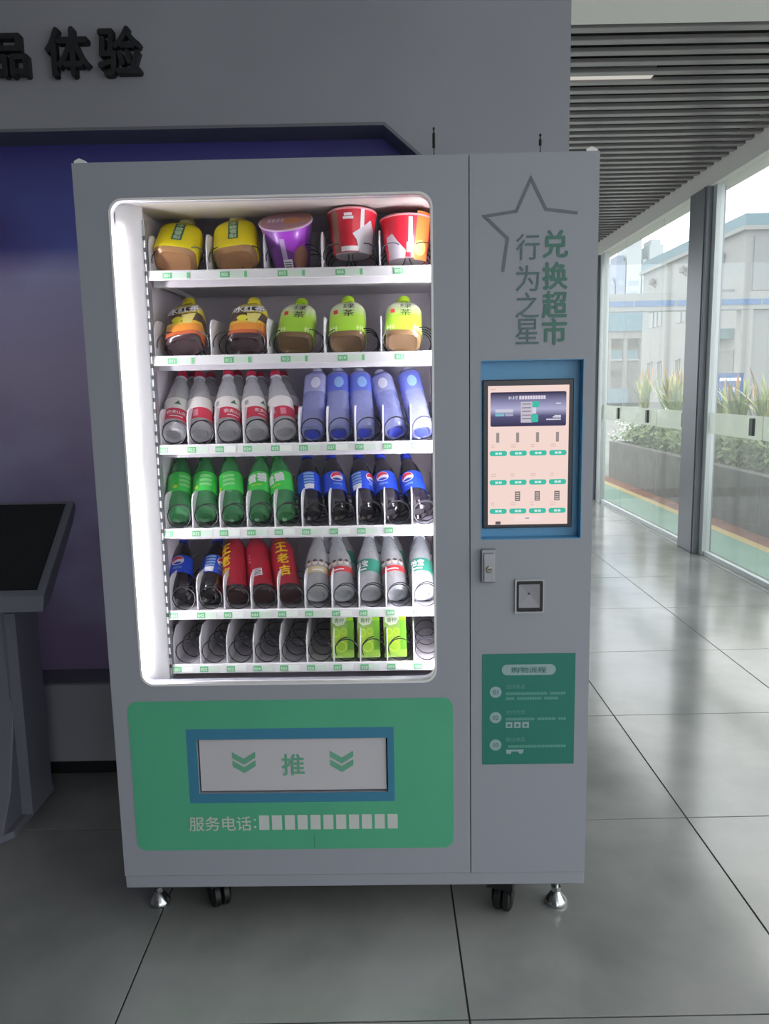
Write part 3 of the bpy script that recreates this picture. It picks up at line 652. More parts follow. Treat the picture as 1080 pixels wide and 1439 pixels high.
# green instruction notice
nt_ = box('instruction_notice', mat('green_notice', (36, 122, 108), 0.45), vm, 0.946, 1.1805, -0.0009, -0.0001, 0.4505, 0.7465)
nw, nh = 0.2345, 0.296
def nx(u): return 0.946 + u*nw
def nz_(v): return 0.7465 - v*nh
M_np = mat('notice_pale_print', (150, 176, 180), 0.5); M_np2 = mat('notice_soft_print', (96, 156, 144), 0.5)
MB().prism_y(rrect(nx(0.21), nx(0.79), nz_(0.19), nz_(0.095), 0.0138), -0.0014, -0.0009).build('title_pill', M_np, nt_)
text_flat('notice_title', '购物流程', 0.0155, nx(0.5), nz_(0.143), -0.0016, mat('notice_green_print', (58, 118, 108), 0.5), nt_, 0.012, 0, 0.088)
for (num, v, head, l1, l2) in (('01', 0.34, '选择商品', 0.65, 0.55), ('02', 0.57, '支付方式', 0.65, 0), ('03', 0.82, '取出商品', 0.65, 0)):
    o = MB().lathe([(0.0150, 0), (0.0150, 0.0005)], 28).build('number_disc', M_np, nt_); o.rotation_euler = (R(90), 0, 0); o.location = (nx(0.145), -0.0009, nz_(v))
    text_flat('step_number', num, 0.011, nx(0.145), nz_(v), -0.0016, MATS['notice_green_print'], nt_, 0.01)
    text_flat('step_heading', head, 0.0115, nx(0.36), nz_(v-0.048), -0.0011, M_np2, nt_, 0.01, 0, 0.049)
    rows = [(0.006, l1)] + ([(0.05, l2)] if l2 else [])
    for dv, ln in rows:
        u = 0.255
        while u < 0.255 + ln:
            w_ = random.choice((0.02, 0.028, 0.028)); 
            if random.random() > 0.1: box('text_mark', M_np2, nt_, nx(u), nx(u+w_*0.82), -0.0011, -0.0009, nz_(v+dv+0.022), nz_(v+dv-0.002))
            u += w_
for q in range(3):
    ib = box('payment_icon', M_np, nt_, nx(0.255+q*0.09), nx(0.327+q*0.09), -0.0013, -0.0009, nz_(0.665), nz_(0.612))
    box('icon_mark', MATS['notice_green_print'], ib, nx(0.275+q*0.09), nx(0.307+q*0.09), -0.0015, -0.0013, nz_(0.652), nz_(0.632))
b = MB().prism_y([(nx(0.26), nz_(0.865)), (nx(0.265), nz_(0.9)), (nx(0.31), nz_(0.905)), (nx(0.32), nz_(0.882)), (nx(0.39), nz_(0.882)), (nx(0.41), nz_(0.905)), (nx(0.44), nz_(0.9)), (nx(0.455), nz_(0.865))], -0.0013, -0.0009); b.build('flap_icon', M_np, nt_)
# antennas, feet, casters
for (ax_, ztop) in ((0.872, 2.212), (1.212, 2.186)):
    an = MB().lathe([(0.004, ZT), (0.004, 2.13), (0.0015, 2.135), (0.0015, 2.15), (0.0048, 2.153), (0.0048, ztop-0.018), (0.002, ztop-0.014), (0.002, ztop-0.008), (0.004, ztop-0.006), (0.003, ztop)], 10).build('antenna', M_black, vm, True)
    an.location = (min(ax_, MW-0.012), 0.70, 0)
    MB().lathe([(0.012, ZT), (0.012, ZT+0.012), (0.006, ZT+0.02), (0.006, 2.13)], 12).build('antenna_base', M_black, an, True)
M_chrome = mat('chrome', (190, 192, 194), 0.18, metal=1.0)
def foot(x, y_):
    f = empty('levelling_foot', (x, y_, 0)); f.parent = vm
    MB().lathe([(0.030, 0.0), (0.031, 0.006), (0.028, 0.014), (0.012, 0.034), (0.009, 0.038)], 20).build('foot_pad', M_chrome, f, True)
    MB().lathe([(0.014, 0.038), (0.014, 0.05)], 6).build('foot_nut', M_chrome, f); MB().lathe([(0.007, 0.05), (0.007, 0.111)], 10).build('foot_bolt', M_chrome, f, True)
def caster(x, y_, yaw):
    c_ = empty('caster', (x, y_, 0)); c_.parent = vm; c_.rotation_euler = (0, 0, yaw)
    for sx in (-1, 1):
        w_ = MB().lathe([(0.012, -0.0115), (0.030, -0.0115), (0.0365, -0.007), (0.0365, 0.007), (0.030, 0.0115), (0.012, 0.0115)], 24).build('wheel', M_black, c_, True); w_.rotation_euler = (0, R(90), 0); w_.location = (sx*0.0125, 0.02, 0.0367)
        h_ = MB().lathe([(0.010, -0.0125), (0.010, 0.0125)], 12).build('wheel_hub', mat('grey_hub', (120, 120, 122), 0.4), w_, True)
    MB().box(-0.027, 0.027, -0.02, 0.05, 0.078, 0.085).box(-0.027, -0.0245, -0.005, 0.045, 0.03, 0.08).box(0.0245, 0.027, -0.005, 0.045, 0.03, 0.08).build('fork', mat('dark_fork', (40, 40, 44), 0.4, metal=0.5), c_, bevel=0.001)
    box('top_plate', MATS['dark_fork'], c_, -0.035, 0.035, -0.03, 0.05, 0.0851, 0.1105)
foot(0.055, 0.10); foot(1.158, 0.085); foot(0.055, 0.70); foot(1.158, 0.70)
caster(0.235, 0.075, 0.5); caster(1.004, 0.045, -0.35); caster(0.235, 0.66, 0.2); caster(1.004, 0.66, -0.2)

# trays
TR = [1.707, 1.500, 1.277, 1.060, 0.841, 0.693]
TXL, TXR = 0.134, 0.8455
M_tray = mat('tray_white', (222, 218, 224), 0.45); M_wire = mat('dark_wire', (44, 44, 50), 0.35, metal=0.6)
M_lab = mat('price_green', (116, 190, 136), 0.5); M_labp = mat('price_pale', (214, 230, 216), 0.5); M_labw = mat('price_white', (240, 246, 240), 0.5)
# coil: a closed front loop, then a helix towards the back
CR = 0.0305; pts = []
for k in range(0, 25): a = R(-60 + 15*k); pts.append((CR*math.sin(a), 0.0 + 0.008*k/24, CR*math.cos(a)))
a0 = R(-60+360); n = 62
for k in range(1, n+1): a = a0 + R(18*k); pts.append((CR*math.sin(a), 0.008 + 0.074*18*k/360.0, CR*math.cos(a)))
COIL = MB().tube(pts, 0.0014, 5).mesh('coil', M_wire, True)
pts = []
for k in range(0, 66): a = R(-110 + 18*k); pts.append((CR*math.sin(a), 0.074*18*k/360.0, CR*math.cos(a)))
COILW = MB().tube(pts, 0.0014, 5).mesh('coil', M_wire, True)
dp = [(0.104, -0.001), (0.104, 0.064), (0.108, 0.078), (0.118, 0.089), (0.134, 0.094), (0.54, 0.094), (0.54, -0.001)]
DIV = MB().prism_x(dp, -0.0018, 0.0018).mesh('divider', M_tray, bevel=0.0008)
dp6 = [(0.104, -0.001), (0.104, 0.060), (0.112, 0.076), (0.145, 0.098), (0.54, 0.098), (0.54, -0.001)]
DIV6 = MB().prism_x(dp6, -0.0018, 0.0018).mesh('divider', M_tray, bevel=0.0008)
LABW = {}
for r_, zt in enumerate(TR):
    t = empty('tray', (0, 0, zt)); t.parent = vm
    lanes = 5 if r_ < 2 else 10; pitch = (TXR-TXL)/lanes
    MB().box(TXL, TXR, 0.101, 0.56, -0.010, -0.001).box(TXL, TXR, 0.135, 0.15, -0.032, -0.010).box(TXL, TXL+0.003, 0.15, 0.55, -0.022, -0.010).box(TXR-0.003, TXR, 0.15, 0.55, -0.022, -0.010).build('tray_floor', M_tray, t)
    MB().prism_x([(0.092, -0.020), (0.0945, -0.021), (0.1005, -0.019), (0.1005, 0.003), (0.098, 0.004), (0.0955, 0.002)], TXL-0.008, TXR+0.003).build('price_rail', M_white, t)
    for k in range(lanes+1):
        if k == lanes and r_ < 2: continue
        d_ = link('divider', DIV6 if r_ == 5 else DIV, t); d_.location = (min(TXL + k*pitch + 0.002, TXR-0.002), 0, 0)
    for k in range(lanes):
        cx = TXL + (k+0.5)*pitch
        offs = (-0.036, 0.034) if lanes == 5 else (0.0,)
        for q, o_ in enumerate(offs):
            c_ = link('coil', COIL if lanes == 10 else COILW, t); c_.location = (cx+o_+0.001, 0.1035 if lanes == 10 else 0.108, CR+0.003)
            if q == 1: c_.scale = (-1, 1, 1)
        num = '%d%d' % (r_, (k+1) % 10)
        lx = cx - 0.036 if lanes == 5 else cx - 0.022
        y_ = 0.0925
        if lanes == 5:
            g_ = MB().prism_x([(y_-0.0012, -0.0165), (y_, -0.0165), (y_+0.0022, -0.002), (y_+0.001, -0.002)], lx, lx+0.024).build('price_label', M_lab, t)
            MB().prism_x([(y_-0.0012, -0.0165), (y_, -0.0165), (y_+0.0022, -0.002), (y_+0.001, -0.002)], lx+0.0242, lx+0.06).build('price_paper', M_labp, t)
            MB().prism_x([(y_-0.0012, -0.0165), (y_, -0.0165), (y_+0.0022, -0.002), (y_+0.001, -0.002)], lx+0.0602, lx+0.067).build('price_label', M_lab, t)
        else:
            g_ = MB().prism_x([(y_-0.0012, -0.0165), (y_, -0.0165), (y_+0.0022, -0.002), (y_+0.001, -0.002)], lx-0.012, lx+0.010).build('price_label', M_lab, t)
            MB().prism_x([(y_-0.0012, -0.0165), (y_, -0.0165), (y_+0.0022, -0.002), (y_+0.001, -0.002)], lx+0.0102, lx+0.04).build('price_paper', M_labp if k % 2 else M_labw, t)
        tx = text_flat('lane_number', '0'+num, 0.008, lx+(0.012 if lanes == 5 else -0.001), -0.0095, y_-0.0022, M_labw, t, 0.01)

# ------------------------------------------------------------------ the goods
def prof_r(prof):
    def f(z):
        for (r0, z0), (r1, z1) in zip(prof, prof[1:]):
            if z0 <= z <= z1 and z1 > z0: return r0 + (r1-r0)*(z-z0)/(z1-z0)
        return prof[-1][0] if z > prof[-1][1] else prof[0][0]
    return f
def rfun(prof, sup):
    g = prof_r(prof)
    def f(a, z):
        c, q = math.sin(a), -math.cos(a)
        return g(z)*(abs(c)**sup + abs(q)**sup)**(-1.0/sup)
    return f
def sleeve(prof, z0, z1, d):
    g = prof_r(prof); zs = sorted({z0, z1} | {z for r, z in prof if z0 < z < z1})
    return [(g(z)+d, z) for z in zs]
SP = {}   # kind -> list of (part, mesh, parent part index or None)
def capmesh(r, z0, z1, m, seg=18):
    prof = [(r*0.96, z0), (r, z0+0.001), (r, z0+0.010), (r*0.97, z1-0.0015), (r*0.88, z1)]
    return MB().lathe(prof, seg).mesh('cap', m, True)
def ring_mesh(r, z0, z1, m): return MB().lathe([(r, z0), (r, z1)], 18).mesh('neck_ring', m, True)

M_pet = clear('clear_pet', (240, 243, 248), (250, 250, 252), 0.50, 0.12, 1.95, crinkle=0.8)
M_pet2 = clear('clear_pet_ribbed', (228, 234, 238), (248, 250, 252), 0.44, 0.12, 2.0, crinkle=1.0)
M_bluepet = clear('blue_pet', (190, 198, 250), (192, 200, 254), 0.46, 0.12, 1.95, crinkle=0.9)
M_greenpet = clear('green_pet', (120, 214, 150), (108, 206, 136), 0.42, 0.12, 1.9, crinkle=0.7)
M_tea = mat('tea_liquid', (168, 124, 84), 0.25, coat=0.5); M_gtea = mat('green_tea_liquid', (118, 92, 62), 0.25, coat=0.5); M_btea = mat('black_tea_liquid', (64, 44, 48), 0.2, coat=0.6)
M_cola = mat('cola_liquid', (28, 22, 30), 0.12, coat=0.8); M_redcap = mat('red_cap', (214, 48, 84), 0.4); M_whitecap = mat('white_cap', (226, 226, 238), 0.4)
M_bluecap = mat('blue_cap', (44, 66, 206), 0.35); M_greencap = mat('green_cap', (110, 190, 80), 0.4); M_limecap = mat('lime_cap', (176, 220, 40), 0.4); M_yelcap = mat('pale_yellow_cap', (236, 226, 150), 0.4); M_ycap = mat('yellow_cap', (226, 208, 50), 0.4)
M_ink_w = mat('ink_white', (244, 240, 244), 0.5); M_ink_k = mat('ink_black', (34, 36, 34), 0.5); M_ink_g = mat('ink_green', (66, 110, 80), 0.5); M_ink_y = mat('ink_yellow', (240, 204, 40), 0.5); M_ink_r = mat('ink_red', (214, 48, 64), 0.5); M_ink_b = mat('ink_blue', (30, 60, 168), 0.5)
M_sky_ink = mat('ink_pale_blue', (150, 190, 236), 0.5); M_grey_ink = mat('ink_grey', (170, 170, 172), 0.5)

P_wat = [(0.018, 0.006), (0.024, 0.0), (0.031, 0.003), (0.034, 0.012), (0.034, 0.020), (0.0330, 0.023), (0.034, 0.026), (0.034, 0.108), (0.0315, 0.125), (0.024, 0.163), (0.0155, 0.192), (0.0125, 0.198), (0.0125, 0.206)]
P_blu = [(0.016, 0.006), (0.022, 0.0), (0.028, 0.003), (0.031, 0.012), (0.031, 0.060), (0.0298, 0.066), (0.031, 0.072), (0.031, 0.110), (0.0298, 0.116), (0.031, 0.122), (0.031, 0.190), (0.026, 0.203), (0.016, 0.209), (0.0125, 0.211), (0.0125, 0.216)]
P_cola = [(0.014, 0.007), (0.019, 0.0), (0.027, 0.004), (0.032, 0.018), (0.0335, 0.030), (0.033, 0.050), (0.0312, 0.062), (0.0325, 0.070), (0.0325, 0.135), (0.0315, 0.146), (0.026, 0.174), (0.018, 0.198), (0.0125, 0.211), (0.0125, 0.217)]
P_red = [(0.020, 0.004), (0.026, 0.0), (0.032, 0.004), (0.034, 0.014), (0.034, 0.160), (0.032, 0.175), (0.025, 0.196), (0.0165, 0.210), (0.0145, 0.216)]
P_nat = [(0.018, 0.006), (0.024, 0.0), (0.031, 0.003), (0.034, 0.012)] + [(0.034 if k % 2 else 0.0325, 0.02 + 0.008*k) for k in range(4)] + [(0.034, 0.054), (0.034, 0.100), (0.033, 0.106), (0.0335, 0.111), (0.0315, 0.118), (0.032, 0.124), (0.0285, 0.140), (0.0215, 0.172), (0.0145, 0.198), (0.0125, 0.203), (0.0125, 0.208)]
P_big = [(0.030, 0.004), (0.040, 0.0), (0.048, 0.004), (0.054, 0.014), (0.055, 0.022), (0.055, 0.104), (0.051, 0.120), (0.036, 0.145), (0.022, 0.154), (0.0165, 0.158), (0.0165, 0.176)]
P_tea = [(0.028, 0.006), (0.036, 0.0), (0.044, 0.005), (0.047, 0.016), (0.047, 0.115), (0.0445, 0.128), (0.034, 0.152), (0.021, 0.168), (0.0155, 0.172), (0.0155, 0.180)]

def start(kind): SP[kind] = []; return SP[kind]
def globe_parts(tagk, rf, zc, phi, R0):
    """tri-colour round emblem: white disc, red upper wave, blue lower wave"""
    vs, fs = [], []
    out = [('emblem_disc', wrap_mesh((tagk, 'disc', phi), disc_geo(0.0, R0*1.12), 1, 1, rf, zc, phi, M_ink_w, 0.0008))]
    n = 14
    up, dn = [], []
    for k in range(n+1):
        x = -R0 + 2*R0*k/n; w = 0.22*R0*math.sin(math.pi*k/n*1.15) + 0.30*x
        c = math.sqrt(max(R0*R0-x*x, 0)); up += [(x, max(min(w+0.02*R0, c), -c)), (x, c)]; dn += [(x, -c), (x, max(min(w-0.60*R0-0.25*x, c), -c))]
    fc = [(2*k, 2*k+2, 2*k+3, 2*k+1) for k in range(n)]
    out.append(('emblem_red', wrap_mesh((tagk, 'red', phi), (up, fc), 1, 1, rf, zc, phi, M_ink_r, 0.0013)))
    out.append(('emblem_blue', wrap_mesh((tagk, 'blue', phi), (dn, fc), 1, 1, rf, zc, phi, M_ink_b, 0.0013)))
    return out
def mk_water(kind, phi):
    L_ = start(kind); rf = rfun([(r+0.0006, z) for r, z in P_wat], 2)
    L_.append(('body', MB().lathe(P_wat, 28).mesh('body', M_pet, True), None))
    L_.append(('label_sleeve', MB().lathe(sleeve(P_wat, 0.032, 0.106, 0.0006), 28, closed=False).mesh('label_sleeve', banded('water_red_label', 'Z', [(0, (214, 58, 84)), (0.5, (236, 232, 228))], 0.4, 0.2, lo=0.032, hi=0.106), True), None))
    L_.append(('cap', capmesh(0.0145, 0.203, 0.225, M_redcap), None)); L_.append(('neck_ring', ring_mesh(0.0158, 0.199, 0.2025, M_whitecap), None))
    L_.append(('label_print', wrap_mesh((kind, 't'), text_geo('农夫山泉', 0.02), 0.0125, 0.0125, rf, 0.0545, phi, M_ink_w), 1))
    L_.append(('label_print', wrap_mesh((kind, 'l'), poly_geo([(-1, -0.5), (1, -0.5), (1, 0.5), (-1, 0.5)]), 0.018, 0.003, rf, 0.0415, phi, M_ink_w), 1))
    L_.append(('label_emblem', wrap_mesh((kind, 'm'), poly_geo([(-1, -0.7), (1, -0.7), (0.45, -0.1), (0.15, 0.9), (-0.1, 0.5), (-0.5, 0.0)]), 0.010, 0.009, rf, 0.088, phi, M_ink_g), 1))
    L_.append(('label_print', wrap_mesh((kind, 'b'), poly_geo([(-1, -1), (1, -1), (1, 1), (-1, 1)]), 0.007, 0.011, rf, 0.050, phi+1.35, mat('ink_rose', (236, 150, 166), 0.5)), 1))
    L_.append(('label_print', wrap_mesh((kind, 'b2'), poly_geo([(-1, -1), (1, -1), (1, 1), (-1, 1)]), 0.006, 0.008, rf, 0.088, phi-1.35, M_grey_ink), 1))
def mk_blue(kind, label_rgb):
    L_ = start(kind)
    L_.append(('body', MB().lathe(P_blu, 28, 3.2).mesh('body', M_bluepet, True), None))
    L_.append(('label_sleeve', MB().lathe(sleeve(P_blu, 0.125, 0.188, 0.0006), 28, 3.2, closed=False).mesh('label_sleeve', clear('blue_label_%d' % label_rgb[0], (190, 200, 250), label_rgb, 0.62, 0.15, 1.4), True), None))
    L_.append(('cap', capmesh(0.0148, 0.212, 0.230, M_whitecap), None)); L_.append(('neck_ring', ring_mesh(0.016, 0.2085, 0.2115, M_whitecap), None))
    rf = rfun([(r+0.0006, z) for r, z in P_blu], 3.2)
    L_.append(('label_print', wrap_mesh((kind, 'w'), disc_geo(0, 1), 0.012, 0.020, rf, 0.155, 0.15, M_whitecap if label_rgb[0] > 150 else M_sky_ink), 1))
    L_.append(('base_star', MB().lathe([(0.020, -0.0006), (0.006, 0.004)], 5).mesh('base_star', mat('deep_blue_pet', (78, 92, 214), 0.2, coat=0.6)), None))
def mk_green(kind, phi, big):
    L_ = start(kind); rf = rfun([(r+0.0006, z) for r, z in P_cola], 2)
    L_.append(('body', MB().lathe(P_cola, 28).mesh('body', M_greenpet, True), None))
    L_.append(('label_sleeve', MB().lathe(sleeve(P_cola, 0.068, 0.136, 0.0006), 28, closed=False).mesh('label_sleeve', mat('green_label', (70, 208, 88), 0.35, coat=0.3), True), None))
    L_.append(('cap', capmesh(0.0148, 0.214, 0.235, M_greencap), None)); L_.append(('neck_ring', ring_mesh(0.016, 0.2105, 0.2135, M_greenpet), None))
    if big:
        L_.append(('label_print', wrap_mesh((kind, 't'), text_geo('雪碧', 0.05), 0.026, 0.030, rf, 0.112, phi, M_ink_w, rot=0.12), 1))
        L_.append(('label_stripe', wrap_mesh((kind, 's'), poly_geo([(-1, -0.5), (1, -0.2), (1, 0.5), (-1, 0.2)]), 0.014, 0.005, rf, 0.086, phi, mat('ink_lime', (206, 224, 60), 0.5)), 1))
    else:
        for q in range(3): L_.append(('label_print', wrap_mesh((kind, 't', q), poly_geo([(-1, -1), (1, -1), (1, 1), (-1, 1)]), 0.016, 0.0045, rf, 0.120-0.015*q, phi+0.3, mat('ink_pale_green', (150, 222, 150), 0.5)), 1))
        L_.append(('label_print', wrap_mesh((kind, 'y'), disc_geo(0, 1), 0.006, 0.006, rf, 0.083, phi-0.5, mat('ink_lime', (206, 224, 60), 0.5)), 1))
def mk_cola(kind, phi, back=False):
    L_ = start(kind); rf = rfun([(r+0.0006, z) for r, z in P_cola], 2)
    L_.append(('body', MB().lathe(P_cola, 28).mesh('body', M_cola, True), None))
    L_.append(('label_sleeve', MB().lathe(sleeve(P_cola, 0.066, 0.134, 0.0006), 28, closed=False).mesh('label_sleeve', mat('royal_blue_label', (36, 78, 206), 0.35, coat=0.3), True), None))
    L_.append(('cap', capmesh(0.0148, 0.214, 0.235, M_bluecap), None)); L_.append(('neck_ring', ring_mesh(0.016, 0.2105, 0.2135, M_bluecap), None))
    for nm, me in globe_parts(kind, rf, 0.1125, phi, 0.0155): L_.append((nm, me, 1))
    L_.append(('label_print', wrap_mesh((kind, 't'), text_geo('PEPSI', 0.02), 0.0075, 0.0075, rf, 0.085, phi, M_sky_ink), 1))
    if back:
        for q in range(5): L_.append(('label_print', wrap_mesh((kind, 'k', q), poly_geo([(-1, -1), (1, -1), (1, 1), (-1, 1)]), 0.014, 0.0035, rf, 0.126-0.011*q, phi+back, M_sky_ink), 1))
        L_.append(('barcode', wrap_mesh((kind, 'c'), poly_geo([(-1, -1), (1, -1), (1, 1), (-1, 1)]), 0.012, 0.009, rf, 0.077, phi+back, M_ink_w, 0.001), 1))
def mk_red(kind, phi, plain):
    L_ = start(kind); rf = rfun([(r+0.0006, z) for r, z in P_red], 2)
    L_.append(('body', MB().lathe(P_red, 28).mesh('body', mat('dark_red_base', (54, 20, 26), 0.25, coat=0.5), True), None))
    L_.append(('label_sleeve', MB().lathe(sleeve(P_red, 0.016, 0.205, 0.0006), 28, closed=False).mesh('label_sleeve', mat('crimson_sleeve', (176, 28, 52), 0.3, coat=0.4), True), None))
    L_.append(('cap', capmesh(0.0165, 0.212, 0.235, M_redcap), None))
    if plain:
        L_.append(('barcode', wrap_mesh((kind, 'b'), poly_geo([(-1, -1), (1, -1), (1, 1), (-1, 1)]), 0.013, 0.013, rf, 0.060, phi, M_ink_w), 1))
        for q in range(4): L_.append(('barcode_line', wrap_mesh((kind, 'bl', q), poly_geo([(-1, -1), (1, -1), (1, 1), (-1, 1)]), 0.010, 0.0012, rf, 0.052+0.0055*q, phi, M_ink_k, 0.0012), 1))
        for q in range(3): L_.append(('label_print', wrap_mesh((kind, 'p', q), poly_geo([(-1, -1), (1, -1), (1, 1), (-1, 1)]), 0.003, 0.003, rf, 0.13-0.012*q, phi-0.5, mat('ink_rose', (236, 150, 166), 0.5)), 1))
    else:
        for q, ch in enumerate('王老吉'): L_.append(('label_print', wrap_mesh((kind, 't', q), text_geo(ch, 0.04), 0.030, 0.036, rf, 0.155-0.045*q, phi, M_ink_y), 1))
def mk_nat(kind, phi, red):
    L_ = start(kind); rf = rfun([(r+0.0006, z) for r, z in P_nat], 2)
    L_.append(('body', MB().lathe(P_nat, 28).mesh('body', M_pet2, True), None))
    L_.append(('cap', capmesh(0.0145, 0.205, 0.225, M_whitecap), None)); L_.append(('neck_ring', ring_mesh(0.0158, 0.2015, 0.2045, M_whitecap), None))
    if red is None:
        L_.append(('label_sleeve', MB().lathe(sleeve(P_nat, 0.056, 0.101, 0.0006), 28, closed=False).mesh('label_sleeve', mat('teal_label', (48, 138, 116), 0.35, coat=0.3), True), None))
        L_.append(('label_print', wrap_mesh((kind, 't'), text_geo('怡宝', 0.03), 0.018, 0.022, rf, 0.083, phi, M_ink_w), 3))
        L_.append(('label_print', wrap_mesh((kind, 'l'), poly_geo([(-1, -1), (1, -1), (1, 1), (-1, 1)]), 0.014, 0.0025, rf, 0.0635, phi, M_ink_w), 3))
    else:
        L_.append(('label_sleeve', MB().lathe(sleeve(P_nat, 0.056, 0.076, 0.0006), 28, closed=False).mesh('label_sleeve', mat('label_band_%d' % red[0], red, 0.35, coat=0.3), True), None))
        for q in range(4):
            L_.append(('label_figure', wrap_mesh((kind, 'f', q), disc_geo(0, 1), 0.0068, 0.0085, rf, 0.088, phi-0.75+0.5*q, mat('figure_tan', (216, 200, 188), 0.5), 0.0009), 3))
            L_.append(('label_figure_hair', wrap_mesh((kind, 'h', q), disc_geo(0.0, 1, 20, 160), 0.0070, 0.0095, rf, 0.090, phi-0.75+0.5*q, mat('figure_dark', (72, 64, 62), 0.5), 0.0013), 3))
        L_.append(('label_print', wrap_mesh((kind, 'l'), poly_geo([(-1, -1), (1, -1), (1, 1), (-1, 1)]), 0.016, 0.002, rf, 0.0635, phi, M_ink_w), 3))
def mk_big(kind):
    L_ = start(kind); rf = rfun([(r+0.0007, z) for r, z in P_big], 4)
    L_.append(('body', MB().lathe(P_big, 32, 4.0, squash=SQ).mesh('body', M_tea, True), None))
    L_.append(('label_sleeve', MB().lathe(sleeve(P_big, 0.012, 0.150, 0.0007), 32, 4.0, closed=False, squash=SQ).mesh('label_sleeve', mat('bright_yellow_label', (244, 226, 12), 0.4, coat=0.2), True), None))
    L_.append(('cap', capmesh(0.021, 0.170, 0.194, M_yelcap), None))
    L_.append(('label_plate', wrap_mesh((kind, 'p'), poly_geo([(-1, -1), (1, -1), (1, 1), (-1, 1)]), 0.0125, 0.040, rf, 0.080, 0.0, M_ink_g, 0.0008), 1))
    for q, ch in enumerate('冰糖雪梨'): L_.append(('label_print', wrap_mesh((kind, 't', q), text_geo(ch, 0.03), 0.017, 0.017, rf, 0.109-0.0195*q, 0.0, mat('ink_mint', (196, 224, 196), 0.5), 0.0014), 1))
def mk_tea(kind, green):
    L_ = start(kind); rf = rfun([(r+0.0007, z) for r, z in P_tea], 4)
    L_.append(('body', MB().lathe(P_tea, 32, 4.0, squash=SQ).mesh('body', M_gtea if green else M_btea, True), None))
    if green:
        lm = banded('green_tea_label', 'Z', [(0, (150, 204, 40)), (0.45, (170, 214, 60)), (0.8, (226, 232, 206)), (1, (196, 214, 160))], 0.4, 0.2, 'LINEAR', 0.012, 0.158)
    else:
        lm = banded('black_tea_label', 'Z', [(0, (196, 92, 50)), (0.16, (232, 150, 56)), (0.34, (236, 196, 70)), (0.42, (84, 64, 60)), (0.66, (226, 208, 60)), (0.86, (232, 214, 84))], 0.4, 0.2, 'CONSTANT', 0.012, 0.158, wob=0.016)
    L_.append(('label_sleeve', MB().lathe(sleeve(P_tea, 0.012, 0.158, 0.0007), 32, 4.0, closed=False, squash=SQ).mesh('label_sleeve', lm, True), None))
    L_.append(('cap', capmesh(0.018, 0.176, 0.198, M_limecap if green else M_ycap), None))
    if green:
        L_.append(('label_print', wrap_mesh((kind, 'a'), text_geo('绿', 0.0), 0.028, 0.030, rf, 0.124, 0.1, M_ink_k, 0.001), 1)); L_.append(('label_print', wrap_mesh((kind, 'b'), text_geo('茶', 0.0), 0.028, 0.030, rf, 0.088, 0.1, M_ink_k, 0.001), 1))
        L_.append(('label_seal', wrap_mesh((kind, 's'), poly_geo([(-1, -1), (1, -1), (1, 1), (-1, 1)]), 0.0045, 0.009, rf, 0.095, -0.55, M_ink_r if green == 1 else M_ink_g, 0.001), 1))
        for s_ in (-1, 1):
            for q in range(3): L_.append(('label_leaf', wrap_mesh((kind, 'lf', s_, q), poly_geo([(-0.3, 0), (0.1, -1), (0.5, 0), (0.1, 1)]), 0.008, 0.013, rf, 0.022, s_*(0.78-0.13*q), mat('ink_pale_lime', (214, 236, 150), 0.5), 0.001), 1))
    else:
        L_.append(('label_print_back', wrap_mesh((kind, 'k'), poly_geo([(-1, -0.8), (0.92, -0.45), (1, 0.8), (-0.9, 0.5)]), 0.040, 0.018, rf, 0.116, 0.0, M_ink_k, 0.0009), 1))
        L_.append(('label_print', wrap_mesh((kind, 't'), text_geo('冰红茶', 0.05), 0.025, 0.030, rf, 0.116, 0.0, M_ink_w, 0.0016, rot=0.06), 1))
        L_.append(('label_lemon', wrap_mesh((kind, 'l'), disc_geo(0, 1), 0.013, 0.013, rf, 0.076, -0.25, mat('ink_lemon', (230, 226, 60), 0.5), 0.0012), 1))
        L_.append(('label_lemon', wrap_mesh((kind, 'l2'), poly_geo([(-1, 1), (0.9, 1), (0.4, -1), (-0.7, -0.6)]), 0.018, 0.022, rf, 0.073, 0.32, mat('ink_cream_yellow', (232, 218, 130), 0.5), 0.0011), 1))

ITEM_N = {}
def axis_matrix(B, D, spin=0.0):
    Z = Vector(D).normalized(); Y = Vector((0, 1, 0)); Y = (Y - Z*Y.dot(Z)).normalized(); X = Y.cross(Z)
    m = Matrix((X, Y, Z)).transposed().to_4x4() @ Matrix.Rotation(spin, 4, 'Z'); m.translation = Vector(B)
    return VM @ m
def place(kind, name, B, D, label, cat, group, spin=0.0):
    t = empty(name, mtx=axis_matrix(B, D, spin)); tag(t, label, cat, group)
    objs = []
    for part, me, par in SP[kind]:
        o = link(part, me, t if par is None else objs[par]); objs.append(o)
    return t
mk_big('honey'); mk_tea('icetea', 0); mk_tea('greentea', 1)
for k, ph in enumerate((0.35, -1.35, 0.75, 1.05, -1.0)): mk_water('water%d' % k, ph)
mk_blue('blue0', (206, 208, 246)); mk_blue('blue1', (120, 136, 240)); mk_blue('blue2', (130, 150, 250)); mk_blue('blue3', (196, 202, 240)); mk_blue('blue4', (140, 152, 240))
for k, (ph, bg) in enumerate(((0.5, 0), (0.1, 0), (-0.2, 0), (0.0, 1), (-0.25, 1))): mk_green('lime%d' % k, ph, bg)
for k, (ph, bk) in enumerate(((-1.5, 1.7), (0.45, False), (1.05, -1.35), (-0.05, False), (-0.25, False))): mk_cola('cola%d' % k, ph, bk)
mk_cola('cola5', 0.1); mk_cola('cola6', 1.1, -1.1)
mk_red('red0', -0.45, 0); mk_red('red1', 0.15, 1); mk_red('red2', 0.35, 0)
